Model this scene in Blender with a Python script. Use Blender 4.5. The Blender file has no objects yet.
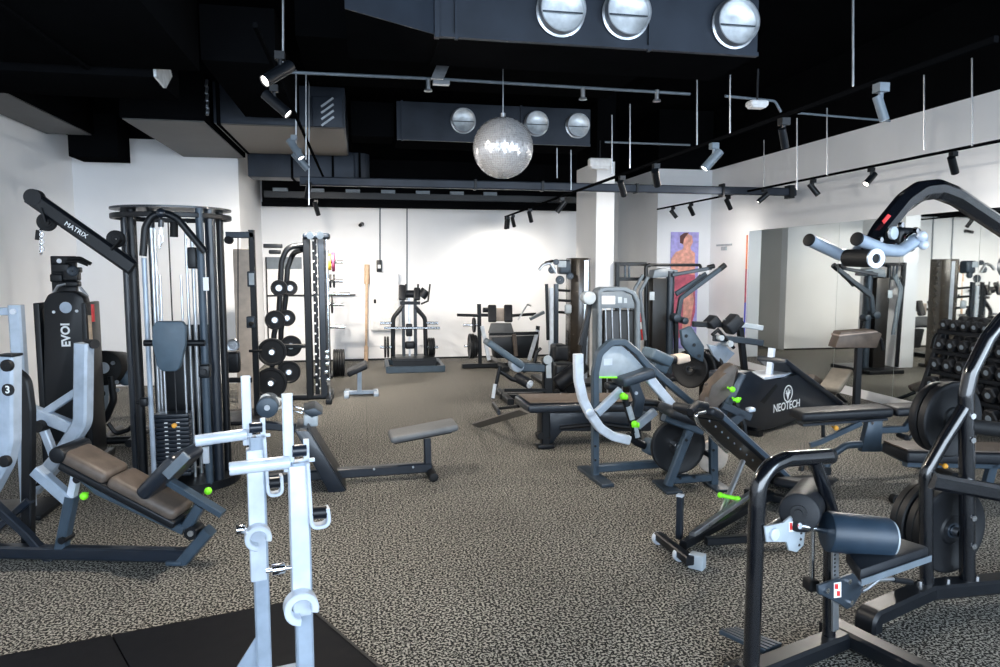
import bpy, bmesh, math, random
from mathutils import Vector as V, Matrix, Quaternion
random.seed(7)
D, PI = bpy.data, math.pi
scn = bpy.context.scene
COL = scn.collection
rad = math.radians

# ------------------------------------------------------------------ camera
F, TH, PT = 700.0, rad(10.95), rad(5.35)
EYE = V((0, 0, 1.6))
FT = V((math.sin(TH)*math.cos(PT), math.cos(TH)*math.cos(PT), -math.sin(PT)))
RT = V((math.cos(TH), -math.sin(TH), 0))
UP = RT.cross(FT)
cd = D.cameras.new('camera'); cam = D.objects.new('camera', cd); COL.objects.link(cam)
cam.location = EYE; cam.rotation_euler = (PI/2 - PT, 0, -TH)
cd.sensor_width = 36; cd.lens = F*36/1000; cd.clip_start = .05; cd.clip_end = 200
scn.camera = cam

def ray(px, py): return FT + RT*((px-500)/F) - UP*((py-333.5)/F)
def onz(px, py, z=0.0):
    d = ray(px, py); return EYE + d*((z-EYE.z)/d.z)
def ony(px, py, y):
    d = ray(px, py); return EYE + d*(y/d.y)
def onx(px, py, x):
    d = ray(px, py); return EYE + d*(x/d.x)

class Pl:
    """a vertical plane in the room: through a floor point, running along a heading"""
    def __init__(s, o, deg):
        s.o = V((o[0], o[1], 0)); a = rad(deg)
        s.u = V((math.cos(a), math.sin(a), 0)); s.n = V((-math.sin(a), math.cos(a), 0))
    def __call__(s, px, py, off=0.0):
        d = ray(px, py); t = (s.o + s.n*off - EYE).dot(s.n)/d.dot(s.n)
        return EYE + d*t
    def L(s, pts, off=0.0): return [s(p[0], p[1], off) for p in pts]
    def X(s, a, z, off=0.0): return s.o + s.u*a + s.n*off + V((0, 0, z))
    def N(s, px, py, a, b): q = s(px, py, a); return q, q + s.n*(b-a)
    def F(s, px, py, off=0.0):          # same, dropped onto the floor
        p = s(px, py, off); return V((p.x, p.y, 0))

# ------------------------------------------------------------------ materials
def nodes(m):
    m.use_nodes = True
    return m.node_tree.nodes, m.node_tree.links
def mat(name, col, rough=.45, metal=0.0, var=.12, nscale=14, bump=0.0, bscale=300, coat=0.0, spec=.5, emit=None, es=0):
    m = D.materials.new(name); N, Lk = nodes(m); b = N['Principled BSDF']
    tc = N.new('ShaderNodeTexCoord'); nz = N.new('ShaderNodeTexNoise'); nz.inputs['Scale'].default_value = nscale
    nz.inputs['Detail'].default_value = 4
    Lk.new(tc.outputs['Object'], nz.inputs['Vector'])
    cr = N.new('ShaderNodeValToRGB'); e = cr.color_ramp.elements
    e[0].position = .3; e[1].position = .7
    e[0].color = tuple(max(0, c*(1-var)) for c in col) + (1,); e[1].color = tuple(min(1, c*(1+var)) for c in col) + (1,)
    Lk.new(nz.outputs['Fac'], cr.inputs['Fac']); Lk.new(cr.outputs['Color'], b.inputs['Base Color'])
    mr = N.new('ShaderNodeMapRange'); mr.inputs['To Min'].default_value = max(.02, rough-.06); mr.inputs['To Max'].default_value = min(1, rough+.06)
    Lk.new(nz.outputs['Fac'], mr.inputs['Value']); Lk.new(mr.outputs['Result'], b.inputs['Roughness'])
    b.inputs['Metallic'].default_value = metal; b.inputs['Specular IOR Level'].default_value = spec
    if coat: b.inputs['Coat Weight'].default_value = coat; b.inputs['Coat Roughness'].default_value = .08; b.inputs['Coat IOR'].default_value = 1.6
    if bump:
        n2 = N.new('ShaderNodeTexNoise'); n2.inputs['Scale'].default_value = bscale
        Lk.new(tc.outputs['Object'], n2.inputs['Vector'])
        bp = N.new('ShaderNodeBump'); bp.inputs['Strength'].default_value = bump; bp.inputs['Distance'].default_value = .002
        Lk.new(n2.outputs['Fac'], bp.inputs['Height']); Lk.new(bp.outputs['Normal'], b.inputs['Normal'])
    if emit: b.inputs['Emission Color'].default_value = emit + (1,); b.inputs['Emission Strength'].default_value = es
    return m
BLK = mat('black_gloss_paint', (.0035, .0045, .007), .22, coat=.7, spec=.6)
SAT = mat('black_satin_paint', (.0045, .006, .0085), .38, spec=.35)
NVY = mat('blue_black_paint', (.0075, .0125, .021), .35, coat=.2)
GUN = mat('gunmetal_paint', (.028, .040, .055), .36, metal=.2)
SLT = mat('slate_blue_paint', (.038, .060, .085), .38, metal=.1)
GRY = mat('mid_grey_paint', (.13, .16, .19), .38)
SLV = mat('silver_paint', (.33, .40, .49), .32, metal=.15, coat=.3)
WHS = mat('pale_silver_paint', (.56, .62, .70), .3, metal=.05, coat=.3)
CHR = mat('chrome', (.80, .82, .85), .14, metal=1, var=.05)
STL = mat('brushed_steel', (.55, .58, .62), .3, metal=.9)
RUB = mat('black_rubber', (.005, .0055, .0065), .62, spec=.3, bump=.3)
PLT = mat('plate_rubber', (.006, .007, .009), .5, spec=.35, bump=.2)
PAD = mat('black_upholstery', (.008, .010, .014), .45, spec=.35, bump=.35, bscale=500)
PDB = mat('blue_grey_upholstery', (.060, .095, .130), .48, bump=.3, bscale=500)
PDG = mat('grey_upholstery', (.11, .115, .12), .5, bump=.3, bscale=500)
BRN = mat('worn_brown_upholstery', (.085, .066, .053), .5, var=.25, bump=.3)
TAN = mat('pale_tan_panel', (.56, .47, .39), .5)
LTP = mat('light_grey_plastic', (.36, .41, .45), .35)
LIM = mat('glowing_lime_plastic', (.22, .85, .02), .4, emit=(.2, .9, .02), es=.15)  # faint glow set into the plastic, though these parts are no lamps
ORG = mat('orange_plastic', (.9, .42, .05), .4)
RED = mat('red_plastic', (.65, .03, .03), .4)
WHT = mat('white_enamel', (.80, .81, .82), .4)
BRZ = mat('smoked_brown_cover', (.030, .024, .018), .25, coat=.15, var=.2)
BRS = mat('smoked_black_cover', (.012, .011, .0105), .3, spec=.3)
DCT = mat('dark_duct_metal', (.024, .031, .044), .45, metal=.2, spec=.3, nscale=3, var=.25)
DCB = mat('black_duct_paint', (.0040, .0043, .005), .8, nscale=3, spec=0)
DCG = mat('lit_grey_duct_underside', (.085, .088, .090), .7, nscale=3)  # grey puts light from below into the colour of black duct undersides
WOD = mat('pale_wood', (.60, .42, .28), .5, var=.2)
CAB = mat('braided_cable', (.02, .02, .022), .5)
ROP = mat('white_rope', (.75, .74, .70), .7)
SKN = mat('printed_skin_tone', (.68, .33, .26), .5, var=.3)
PUR = mat('printed_violet', (.36, .33, .68), .5, var=.2)
CRI = mat('printed_crimson', (.46, .09, .14), .5, var=.3)
HAR = mat('printed_dark_hair', (.10, .035, .03), .6)
GLW = mat('lamp_lens', (1, .97, .92), .3, emit=(1, .95, .88), es=9)
LBL = mat('white_lettering', (.85, .87, .88), .5, var=.03)
ALU = mat('bare_duct_lining', (.70, .74, .77), .35, metal=.3, nscale=9, var=.3)

# ------------------------------------------------------------------ shapes
def fillet(pts, r, n=6):
    pts = [V(p) for p in pts]; out = [pts[0]]
    for i in range(1, len(pts)-1):
        a, b, c = pts[i-1], pts[i], pts[i+1]
        d1, d2 = (a-b), (c-b); l1, l2 = d1.length, d2.length
        d1.normalize(); d2.normalize()
        ang = d1.angle(d2)
        if ang > PI-.05: out.append(b); continue
        k = min(r/math.tan(ang/2), l1*.48, l2*.48)
        p, q = b+d1*k, b+d2*k
        for j in range(n+1):
            t = j/n
            out.append(p*(1-t)**2 + b*2*t*(1-t) + q*t*t)
    out.append(pts[-1]); return out

def frames(pts, side=None):
    n = len(pts); T = []; K = []
    for i in range(n):
        a = (pts[i]-pts[i-1]).normalized() if i else None
        b = (pts[i+1]-pts[i]).normalized() if i < n-1 else None
        if a is None: T.append(b); K.append(1)
        elif b is None: T.append(a); K.append(1)
        else:
            t = a+b
            if t.length < 1e-4: t = a.copy()
            t.normalize(); T.append(t); K.append(min(2.0, 1/max(.3, a.dot(t))))
    out = []
    s = side
    for i, t in enumerate(T):
        if side is not None:
            s = V(side)
        elif i == 0:
            s = t.cross(V((0, 0, 1)))
            if s.length < .15: s = V((1, 0, 0))
        s = s - t*s.dot(t)
        if s.length < 1e-3: s = t.orthogonal()
        s = s.normalized(); out.append((t, s, s.cross(t).normalized(), K[i]))
    return out

class B:
    def __init__(s): s.v = []; s.f = []; s.cut = []
    def add(s, vs, fs):
        s.cut.append((len(s.v), len(s.f))); o = len(s.v); s.v += [V(x) for x in vs]; s.f += [tuple(i+o for i in f) for f in fs]; return s
    def sweep(s, pts, prof, side=None, caps=True, closed=False, scale=None):
        pts = [V(p) for p in pts]; fr = frames(pts, side); m = len(prof); vs = []; fs = []
        for i, (p, (t, a, b, k)) in enumerate(zip(pts, fr)):
            q = scale[i] if scale else 1
            for (x, y) in prof: vs.append(p + a*x*q + b*y*k*q)
        for i in range(len(pts)-1):
            for j in range(m):
                j2 = (j+1) % m
                fs.append((i*m+j, i*m+j2, (i+1)*m+j2, (i+1)*m+j))
        if caps: fs.append(tuple(range(m-1, -1, -1))); fs.append(tuple((len(pts)-1)*m+j for j in range(m)))
        return s.add(vs, fs)
    def beam(s, pts, w, h=None, side=None, bend=0, c=None):
        h = h or w; c = c if c is not None else min(w, h)*.14
        if bend: pts = fillet(pts, bend)
        x, y = w/2, h/2
        prof = [(x-c, -y), (x, -y+c), (x, y-c), (x-c, y), (-x+c, y), (-x, y-c), (-x, -y+c), (-x+c, -y)]
        return s.sweep(pts, prof, side)
    def tube(s, pts, r, seg=12, bend=0, r2=None):
        if bend: pts = fillet(pts, bend)
        sc = None
        if r2 is not None: n = len(pts); sc = [1+(r2/r-1)*i/(n-1) for i in range(n)]
        return s.sweep(pts, [(r*math.cos(2*PI*i/seg), r*math.sin(2*PI*i/seg)) for i in range(seg)], None, scale=sc)
    def box(s, c, sx, sy, sz, rz=0, bev=0, ax=None):
        c = V(c)
        if ax is None: ax = (V((math.cos(rz), math.sin(rz), 0)), V((-math.sin(rz), math.cos(rz), 0)), V((0, 0, 1)))
        bm = bmesh.new(); bmesh.ops.create_cube(bm, size=1)
        for v in bm.verts: v.co = V((v.co.x*sx, v.co.y*sy, v.co.z*sz))
        if bev:
            bmesh.ops.bevel(bm, geom=bm.edges[:], offset=min(bev, min(sx, sy, sz)*.49), segments=3, affect='EDGES', profile=.5)
        bm.verts.index_update()
        vs = [c + ax[0]*v.co.x + ax[1]*v.co.y + ax[2]*v.co.z for v in bm.verts]
        fs = [tuple(v.index for v in f.verts) for f in bm.faces]
        bm.free(); return s.add(vs, fs)
    def pad(s, a, b, w, th, n, bev=.02):
        """rounded cushion whose middle runs from a to b; width along n"""
        a, b = V(a), V(b); t = (b-a); l = t.length; t.normalize(); n = V(n).normalized()
        n = (n - t*n.dot(t)).normalized()
        return s.box((a+b)/2, l, w, th, bev=bev, ax=(t, n, t.cross(n)))
    def lathe(s, c, axis, prof, seg=28, close=False):
        c = V(c); ax = V(axis).normalized(); a = ax.orthogonal().normalized(); b = ax.cross(a)
        m = len(prof); vs = []; fs = []
        for j in range(seg):
            q = 2*PI*j/seg; e = a*math.cos(q) + b*math.sin(q)
            for (r, h) in prof: vs.append(c + e*max(r, 1e-4) + ax*h)
        for j in range(seg):
            k = (j+1) % seg
            for i in range(m - (0 if close else 1)):
                i2 = (i+1) % m
                fs.append((j*m+i, j*m+i2, k*m+i2, k*m+i))
        return s.add(vs, fs)
    def cyl(s, a, b, r, seg=20, bev=0):
        a, b = V(a), V(b); l = (b-a).length; e = min(bev, r*.6, l*.4)
        if e: prof = [(0, 0), (r-e, 0), (r-e*.3, e*.3), (r, e), (r, l-e), (r-e*.3, l-e*.3), (r-e, l), (0, l)]
        else: prof = [(0, 0), (r, 0), (r, l), (0, l)]
        return s.lathe(a, b-a, prof, seg)
    def ball(s, c, r, seg=16):
        n = seg//2
        return s.lathe(c, (0, 0, 1), [(r*math.sin(PI*i/n), -r*math.cos(PI*i/n)) for i in range(n+1)], seg)
    def prism(s, pts, th, n, bev=0):
        n = V(n).normalized(); bm = bmesh.new()
        lo = [bm.verts.new(V(p)-n*th/2) for p in pts]; hi = [bm.verts.new(V(p)+n*th/2) for p in pts]
        bm.faces.new(lo[::-1]); bm.faces.new(hi); k = len(pts)
        for i in range(k): bm.faces.new((lo[i], lo[(i+1) % k], hi[(i+1) % k], hi[i]))
        if bev: bmesh.ops.bevel(bm, geom=bm.edges[:], offset=bev, segments=2, affect='EDGES', profile=.5)
        bm.verts.index_update()
        vs = [v.co.copy() for v in bm.verts]; fs = [tuple(v.index for v in f.verts) for f in bm.faces]
        bm.free(); return s.add(vs, fs)
    def quad(s, a, b, c, d): return s.add([a, b, c, d], [(0, 1, 2, 3)])
    def bolts(s, pts, n, r=.011, h=.008):
        n = V(n).normalized()
        for p in pts: s.cyl(V(p)-n*h*.2, V(p)+n*h, r, 8)
        return s
    def put(s, name, m, parent=None, label=None, ang=38):
        me = D.meshes.new(name); o0 = V((0, 0, 0)) if parent is None else WL[parent.name]
        me.from_pydata([x - o0 for x in s.v], [], s.f)
        bm = bmesh.new(); bm.from_mesh(me); bmesh.ops.recalc_face_normals(bm, faces=bm.faces[:]); bm.to_mesh(me); bm.free()
        me.shade_smooth(); me.set_sharp_from_angle(angle=rad(ang)); me.materials.append(m)
        o = D.objects.new(name, me); COL.objects.link(o)
        if parent is not None: o.parent = parent
        WL[o.name] = o0
        if label: o['label'] = label
        return o
def each(s, name, m, parent=None, label=None):
    """every piece added becomes an object of its own"""
    c = s.cut + [(len(s.v), len(s.f))]; o = None
    for (v0, f0), (v1, f1) in zip(c, c[1:]):
        b = B(); b.add(s.v[v0:v1], [tuple(i-v0 for i in f) for f in s.f[f0:f1]]); o = b.put(name, m, parent, label)
    return o
B.each = each
WL = {}
def thing(name, label, cat, at=(0, 0, 0), group=None):
    o = D.objects.new(name, None); COL.objects.link(o); o.location = at; o.empty_display_size = .1
    o['label'] = label; o['category'] = cat
    if group: o['group'] = group
    WL[o.name] = V(at); return o
def solo(o, label, cat, group=None):
    o['label'] = label; o['category'] = cat
    if group: o['group'] = group
    return o
def rebase(o):
    """move a one-mesh object's origin to the bottom of its mesh"""
    me = o.data; xs = [v.co for v in me.vertices]
    c = V(((min(v.x for v in xs)+max(v.x for v in xs))/2, (min(v.y for v in xs)+max(v.y for v in xs))/2, min(v.z for v in xs)))
    for v in me.vertices: v.co -= c
    o.location = c; WL[o.name] = c.copy(); return o
def struct(o): o['kind'] = 'structure'; return o
def dup(root, loc, quat=None, label=None, group=None):
    r = root.copy(); COL.objects.link(r); r.location = loc; WL[r.name] = V(loc)
    if quat is not None: r.rotation_mode = 'QUATERNION'; r.rotation_quaternion = quat
    if label: r['label'] = label
    if group: r['group'] = group
    for ch in list(root.children):
        c = ch.copy(); COL.objects.link(c); c.parent = r
        for g in list(ch.children):
            d = g.copy(); COL.objects.link(d); d.parent = c
    return r
def text(s, size, o, right, up, name, m, parent, ext=.002, align='CENTER', bold=0.0):
    cu = D.curves.new('lettering', 'FONT'); cu.body = s; cu.size = size; cu.extrude = ext; cu.align_x = align; cu.align_y = 'CENTER'; cu.offset = bold
    ob = D.objects.new('lettering', cu); COL.objects.link(ob)
    me = D.meshes.new_from_object(ob); D.objects.remove(ob); D.curves.remove(cu)
    r = V(right).normalized(); u = V(up).normalized(); n = r.cross(u)
    b = B(); b.add([V(o) + r*v.co.x + u*v.co.y + n*v.co.z for v in me.vertices], [tuple(p.vertices) for p in me.polygons])
    D.meshes.remove(me)
    return b.put(name, m, parent)
Z = V((0, 0, 1)); X_ = V((1, 0, 0)); Y_ = V((0, 1, 0))
def R(r0, r1, n): return [r0+(r1-r0)*i/(n-1) for i in range(n)]
# ------------------------------------------------------------------ room materials
def wall_mat(name, col):
    m = mat(name, col, .7, var=.035, nscale=1.3, bump=.05, bscale=120); return m
WALL = wall_mat('white_wall_paint', (.80, .815, .84)); WALLG = wall_mat('grey_wall_paint', (.66, .66, .65))
CEIL = mat('black_ceiling_paint', (.0035, .0037, .0042), .85, nscale=3, spec=0)
def floor_mat():
    m = D.materials.new('speckled_rubber_flooring'); N, Lk = nodes(m); b = N['Principled BSDF']
    g = N.new('ShaderNodeTexCoord')
    n1 = N.new('ShaderNodeTexNoise'); n1.inputs['Scale'].default_value = 86; n1.inputs['Detail'].default_value = 2.5; n1.inputs['Roughness'].default_value = .6
    Lk.new(g.outputs['Object'], n1.inputs['Vector'])
    r1 = N.new('ShaderNodeValToRGB'); e = r1.color_ramp.elements
    e[0].position = .505; e[0].color = (.004, .0045, .005, 1); e[1].position = .54; e[1].color = (.355, .342, .305, 1)
    Lk.new(n1.outputs['Fac'], r1.inputs['Fac'])
    n2 = N.new('ShaderNodeTexNoise'); n2.inputs['Scale'].default_value = .9; n2.inputs['Detail'].default_value = 3
    Lk.new(g.outputs['Object'], n2.inputs['Vector'])
    r2 = N.new('ShaderNodeValToRGB'); f = r2.color_ramp.elements
    f[0].position = .35; f[0].color = (.80, .80, .80, 1); f[1].position = .65; f[1].color = (1, 1, 1, 1)
    Lk.new(n2.outputs['Fac'], r2.inputs['Fac'])
    mx = N.new('ShaderNodeMix'); mx.data_type = 'RGBA'; mx.blend_type = 'MULTIPLY'; mx.inputs['Factor'].default_value = 1
    Lk.new(r1.outputs['Color'], mx.inputs['A']); Lk.new(r2.outputs['Color'], mx.inputs['B'])
    br = N.new('ShaderNodeTexBrick'); br.offset = 0; br.inputs['Scale'].default_value = 1; br.inputs['Brick Width'].default_value = 1.22
    br.inputs['Row Height'].default_value = 7.0; br.inputs['Mortar Size'].default_value = .004
    br.inputs['Color1'].default_value = br.inputs['Color2'].default_value = (1, 1, 1, 1); br.inputs['Mortar'].default_value = (.7, .7, .7, 1)
    Lk.new(g.outputs['Object'], br.inputs['Vector'])
    m2 = N.new('ShaderNodeMix'); m2.data_type = 'RGBA'; m2.blend_type = 'MULTIPLY'; m2.inputs['Factor'].default_value = 1
    Lk.new(mx.outputs['Result'], m2.inputs['A']); Lk.new(br.outputs['Color'], m2.inputs['B'])
    Lk.new(m2.outputs['Result'], b.inputs['Base Color'])
    b.inputs['Roughness'].default_value = .6; b.inputs['Specular IOR Level'].default_value = .1
    bp = N.new('ShaderNodeBump'); bp.inputs['Strength'].default_value = .25; bp.inputs['Distance'].default_value = .001
    Lk.new(n1.outputs['Fac'], bp.inputs['Height']); Lk.new(bp.outputs['Normal'], b.inputs['Normal'])
    return m
FLR = floor_mat()
XL, XR, YB, YF, ZC, ZW = -3.72, 6.0, 12.3, -3.6, 4.3, 3.3
def slab(name, x0, x1, y0, y1, z0, z1, m, bev=0):
    return struct(B().box(((x0+x1)/2, (y0+y1)/2, (z0+z1)/2), x1-x0, y1-y0, z1-z0, bev=bev).put(name, m))
slab('floor', XL-.2, XR+1.2, YF, 13.7, -.1, 0, FLR)
slab('ceiling', XL-.2, XR+1.2, YF, 13.7, ZC, ZC+.1, CEIL)
slab('wall_left', XL-.2, XL, YF, 10.2, 0, ZW, WALL)
slab('trim_1', XL-.2, XL, YF, 10.2, ZW, ZC, CEIL)
slab('wall_front_left', XL-.2, -1.66, 10.2, 12.5, 0, ZW, WALL)
slab('trim_2', XL-.2, -1.66, 10.2, 12.5, ZW, ZC, CEIL)
slab('wall_back', -1.66, 3.95, YB, YB+.2, 0, ZW, WALL)
slab('trim_3', -1.66, 3.95, YB, YB+.2, ZW, ZC, CEIL)
slab('wall_recess', 3.95, 5.1, 13.4, 13.6, 0, ZW, WALLG)
slab('trim_4', 3.95, 5.1, 13.4, 13.6, ZW, ZC, CEIL)
slab('wall_recess_left', 3.85, 3.95, YB+.2, 13.6, 0, ZC, WALLG)
slab('wall_pillar', 5.0, XR+.2, 11.5, 13.6, 0, ZW, WALL)
slab('trim_5', 5.0, XR+.2, 11.5, 13.6, ZW, ZC, CEIL)
slab('wall_right', XR, XR+.2, YF, 11.5, 0, ZW, WALL)
slab('trim_6', XR, XR+.2, YF, 11.5, ZW, ZC, CEIL)
slab('wall_column', 3.30, 3.57, 9.75, 10.72, 0, 3.12, WALL)
slab('trim_8', 3.30, 3.57, 9.75, 10.72, 3.12, ZC, CEIL)
slab('baseboard_back', -1.66, 3.95, YB-.015, YB, 0, .03, SAT)
slab('trim_7', -.35, 1.2, YB-.012, YB, .24, .255, WALL)
# conduit on the back wall
for px in (380, 407):
    a = ony(px, 200, YB-.01); b = ony(px, 262 if px == 380 else 300, YB-.01)
    solo(rebase(B().tube([a, b], .012, 8).put('wall_conduit', GRY)), 'thin grey conduit running down the back wall ' + ('to the box above the cabinet' if px == 380 else 'behind the calf machine'), 'conduit')
# mirrors along the right wall
MIR = D.materials.new('mirror_silvering'); N_, L_ = nodes(MIR); b_ = N_['Principled BSDF']
b_.inputs['Base Color'].default_value = (.80, .84, .83, 1); b_.inputs['Metallic'].default_value = 1; b_.inputs['Roughness'].default_value = .015
n_ = N_.new('ShaderNodeTexNoise'); n_.inputs['Scale'].default_value = .6
r_ = N_.new('ShaderNodeMapRange'); r_.inputs['To Min'].default_value = .008; r_.inputs['To Max'].default_value = .03
L_.new(n_.outputs['Fac'], r_.inputs['Value']); L_.new(r_.outputs['Result'], b_.inputs['Roughness'])
ys = [10.22, onx(837, 300, XR).y, onx(898, 300, XR).y, onx(977, 300, XR).y, 4.6, 3.2, 1.8]
mirlab = ['mirror panel furthest along the right wall, next to the poster', 'second wall mirror panel from the far end', 'third wall mirror panel from the far end', 'wall mirror panel beside the dumbbell rack', 'wall mirror panel behind the curved lever machine', 'wall mirror panel nearest the shopfront']
for i in range(6):
    o = B().box((XR-.004, (ys[i]+ys[i+1])/2, (.11+2.18)/2), .008, ys[i]-ys[i+1]-.006, 2.07).put('wall_mirror', MIR)
    solo(rebase(o), mirlab[i], 'mirror')
slab('baseboard_right', XR-.014, XR, YF, 10.22, 0, .105, WALL)
# world + lamps
w = D.worlds.new('world'); scn.world = w; w.use_nodes = True
wn = w.node_tree.nodes; wl = w.node_tree.links; bg = wn['Background']
tc = wn.new('ShaderNodeTexCoord'); sx = wn.new('ShaderNodeSeparateXYZ'); rp = wn.new('ShaderNodeValToRGB')
wl.new(tc.outputs['Generated'], sx.inputs[0]); wl.new(sx.outputs['Z'], rp.inputs['Fac'])
rp.color_ramp.elements[0].color = (.30, .32, .34, 1); rp.color_ramp.elements[0].position = .0
rp.color_ramp.elements[1].color = (.78, .88, 1, 1); rp.color_ramp.elements[1].position = .25
wl.new(rp.outputs['Color'], bg.inputs['Color']); bg.inputs['Strength'].default_value = 2.2
def lamp(kind, name, loc, aim, power, col, **k):
    l = D.lights.new(name, kind); l.energy = power; l.color = col
    for a, b in k.items(): setattr(l, a, b)
    o = D.objects.new(name, l); COL.objects.link(o); o.location = loc
    o.rotation_euler = (V(aim)-V(loc)).to_track_quat('-Z', 'Y').to_euler(); return o
lamp('AREA', 'shopfront_daylight', (1.2, YF+.1, 1.9), (1.2, 6, 1.2), 690, (.70, .84, 1), shape='RECTANGLE', size=9, size_y=3.2)
lamp('AREA', 'side_highlight_lamp', (5.8, -1.2, 1.8), (1.5, 4.5, 1.0), 230, (.66, .82, 1), shape='RECTANGLE', size=2.6, size_y=2.4)  # unseen light added to draw highlights on the tubes' right sides
scn.view_settings.view_transform = 'Standard'; scn.view_settings.look = 'None'; scn.view_settings.exposure = 0
scn.cycles.max_bounces = 8; scn.cycles.use_denoising = True

# ------------------------------------------------------------------ ducts
def duct_face(t, x0, x1, y, z0, z1, m, seams=()):
    b = B().box(((x0+x1)/2, y+.01, (z0+z1)/2), x1-x0, .02, z1-z0)
    for s in seams: b.box((s, y-.006, (z0+z1)/2), .02, .03, z1-z0+.02)
    b.box(((x0+x1)/2, y-.004, z0+.012), x1-x0, .03, .025)
    b.put('duct_face', m, t); return B()
def outlet(t, c, r):
    o = B().lathe(c, (0, -1, 0), [(r*1.10, .005), (r*1.12, .02), (r*1.03, .025), (r*1.02, .085), (r*.97, .085), (r*.97, .012)], 40).put('outlet_collar', STL, t)
    B().lathe(c, (0, -1, 0), [(0, .012), (r*.3, .013), (r*.7, .017), (r*.965, .045), (r*.968, .08)], 40).put('outlet_lining', ALU, o)  # bright matte colour stands for white light reflected inside the tube
    B().box(V(c)+V((0, -.04, -r*.1)), r*1.9, .012, .008).put('damper_blade', GUN, o)
YD1 = 4.4
pa = ony(440, 37, YD1); pc = ony(757, 57, YD1); zb = (pa.z+pc.z)/2; zt = zb+.52
t = thing('ventilation_duct', 'large dark duct across the near ceiling with three round outlets', 'air duct', (1.6, YD1+.3, zb))
duct_face(t, pa.x, pc.x, YD1, zb, zt, DCT, [pa.x+.1, ony(649, 40, YD1).x]).box(((pa.x+pc.x)/2, YD1+.32, (zb+zt)/2), pc.x-pa.x, .6, zt-zb-.01).put('duct_body', DCB, t)  # body blacker than its face, so the underside's shade is in the colour
xs0 = ony(345, 20, 4.05).x
bA = B(); q = [V((xs0, 4.05, zb)), V((pa.x, YD1, zb)), V((pa.x, YD1+.6, zb)), V((xs0, YD1+.6, zb))]
B().prism([p+V((0, .02, .27)) for p in q], .50, Z).put('transition_body', DCB, t); bA.prism([p+Z*.265 for p in (q[0], q[1], q[1]+Y_*.015, q[0]+Y_*.015)], .51, Z).box((pa.x-.02, YD1-.01, zb+.26), .03, .05, .54).put('duct_transition', DCT, t)  # shaded underside coloured near-black, lit face panel kept lighter
for px, py in ((560, 12), (625, 15), (733, 25)):
    p = ony(px, py, YD1); outlet(t, (p.x, YD1, p.z), .142)
YD2 = 8.4
pa = ony(397, 139, YD2); pc = ony(590, 147, YD2); z2 = (pa.z+pc.z)/2; zt2 = z2+.44
t = thing('ventilation_duct', 'far dark duct with three small round outlets behind the mirror ball', 'air duct', (1, YD2+.3, z2))
duct_face(t, pa.x, pc.x, YD2, z2, zt2, DCT, [ony(x, 120, YD2).x for x in (402, 521)]).box(((pa.x+pc.x)/2, YD2+.33, (z2+zt2)/2), pc.x-pa.x, .62, zt2-z2-.01).put('duct_body', DCB, t)  # same split: lighter lit face, underside shade coloured into the body
for px, py in ((463, 121), (536, 124), (577, 126)):
    p = ony(px, py, YD2); outlet(t, (p.x, YD2, p.z), .135)
def boxduct(label, x0, x1, y0, y1, z0, z1, m, name='ventilation_duct', flanges=(), under=None):
    t = thing(name, label, 'air duct', ((x0+x1)/2, (y0+y1)/2, z0))
    B().box(((x0+x1)/2, (y0+y1)/2, (z0+z1)/2), x1-x0, y1-y0, z1-z0, bev=.006).put('duct_body', m, t)
    b = B()
    for f in flanges: b.box((f, (y0+y1)/2, (z0+z1)/2), .035, y1-y0+.05, z1-z0+.04)
    if flanges: b.each('flange', DCB, t)
    if under: B().box(((x0+x1)/2, (y0+y1)/2, z0-.006), x1-x0-.04, y1-y0-.04, .012).put('underside_tone', under, t)  # thin sheet holding the underside colour; the grey one stands for light
    return t
xa = ony(120, 130, 7.7).x; xb = ony(206, 130, 7.7).x
t = boxduct('duct at the left above the cable tower, underside coloured as lit from below', xa, xb, 7.7, 10.15, z2, zt2+.05, DCB, under=DCG)
b = B()
for i in range(5): b.box((xb+.012, 7.72+.02, z2+.10+i*.07), .03, .10, .02, ax=(X_, V((0, .6, .8)), V((0, -.8, .6))))
b.each('grille_slat', STL, t)
xc = ony(210, 130, 7.7).x; xd = ony(345, 135, 7.7).x
boxduct('tan bottomed duct section above the plate storage rack', xc, xd, 7.9, 9.8, z2+.02, zt2, DCT, flanges=(xc+.05,), under=mat('tan_duct_underside', (.10, .088, .075), .6))  # underside simply coloured tan
boxduct('plain dark duct stub between the grilled duct and the outlets', xd+.05, pa.x-.03, YD2+.1, YD2+.6, z2+.05, zt2, DCB)
b = B()
x0 = ony(312, 110, 7.85).x; x1 = ony(343, 110, 7.85).x; zz = ony(325, 112, 7.85).z
t = thing('air_grille', 'small square grille box on the duct face over the spotlights', 'vent', ((x0+x1)/2, 7.85, zz-.2))
B().box(((x0+x1)/2, 7.86, zz), x1-x0, .05, .32, bev=.01).put('frame', DCT, t)
for i in range(4): b.box(((x0+x1)/2, 7.82, zz-.1+i*.065), (x1-x0)*.5, .015, .02, ax=(V((.8, 0, .6)), Y_, V((-.6, 0, .8))))
b.each('slat', STL, t)
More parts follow.
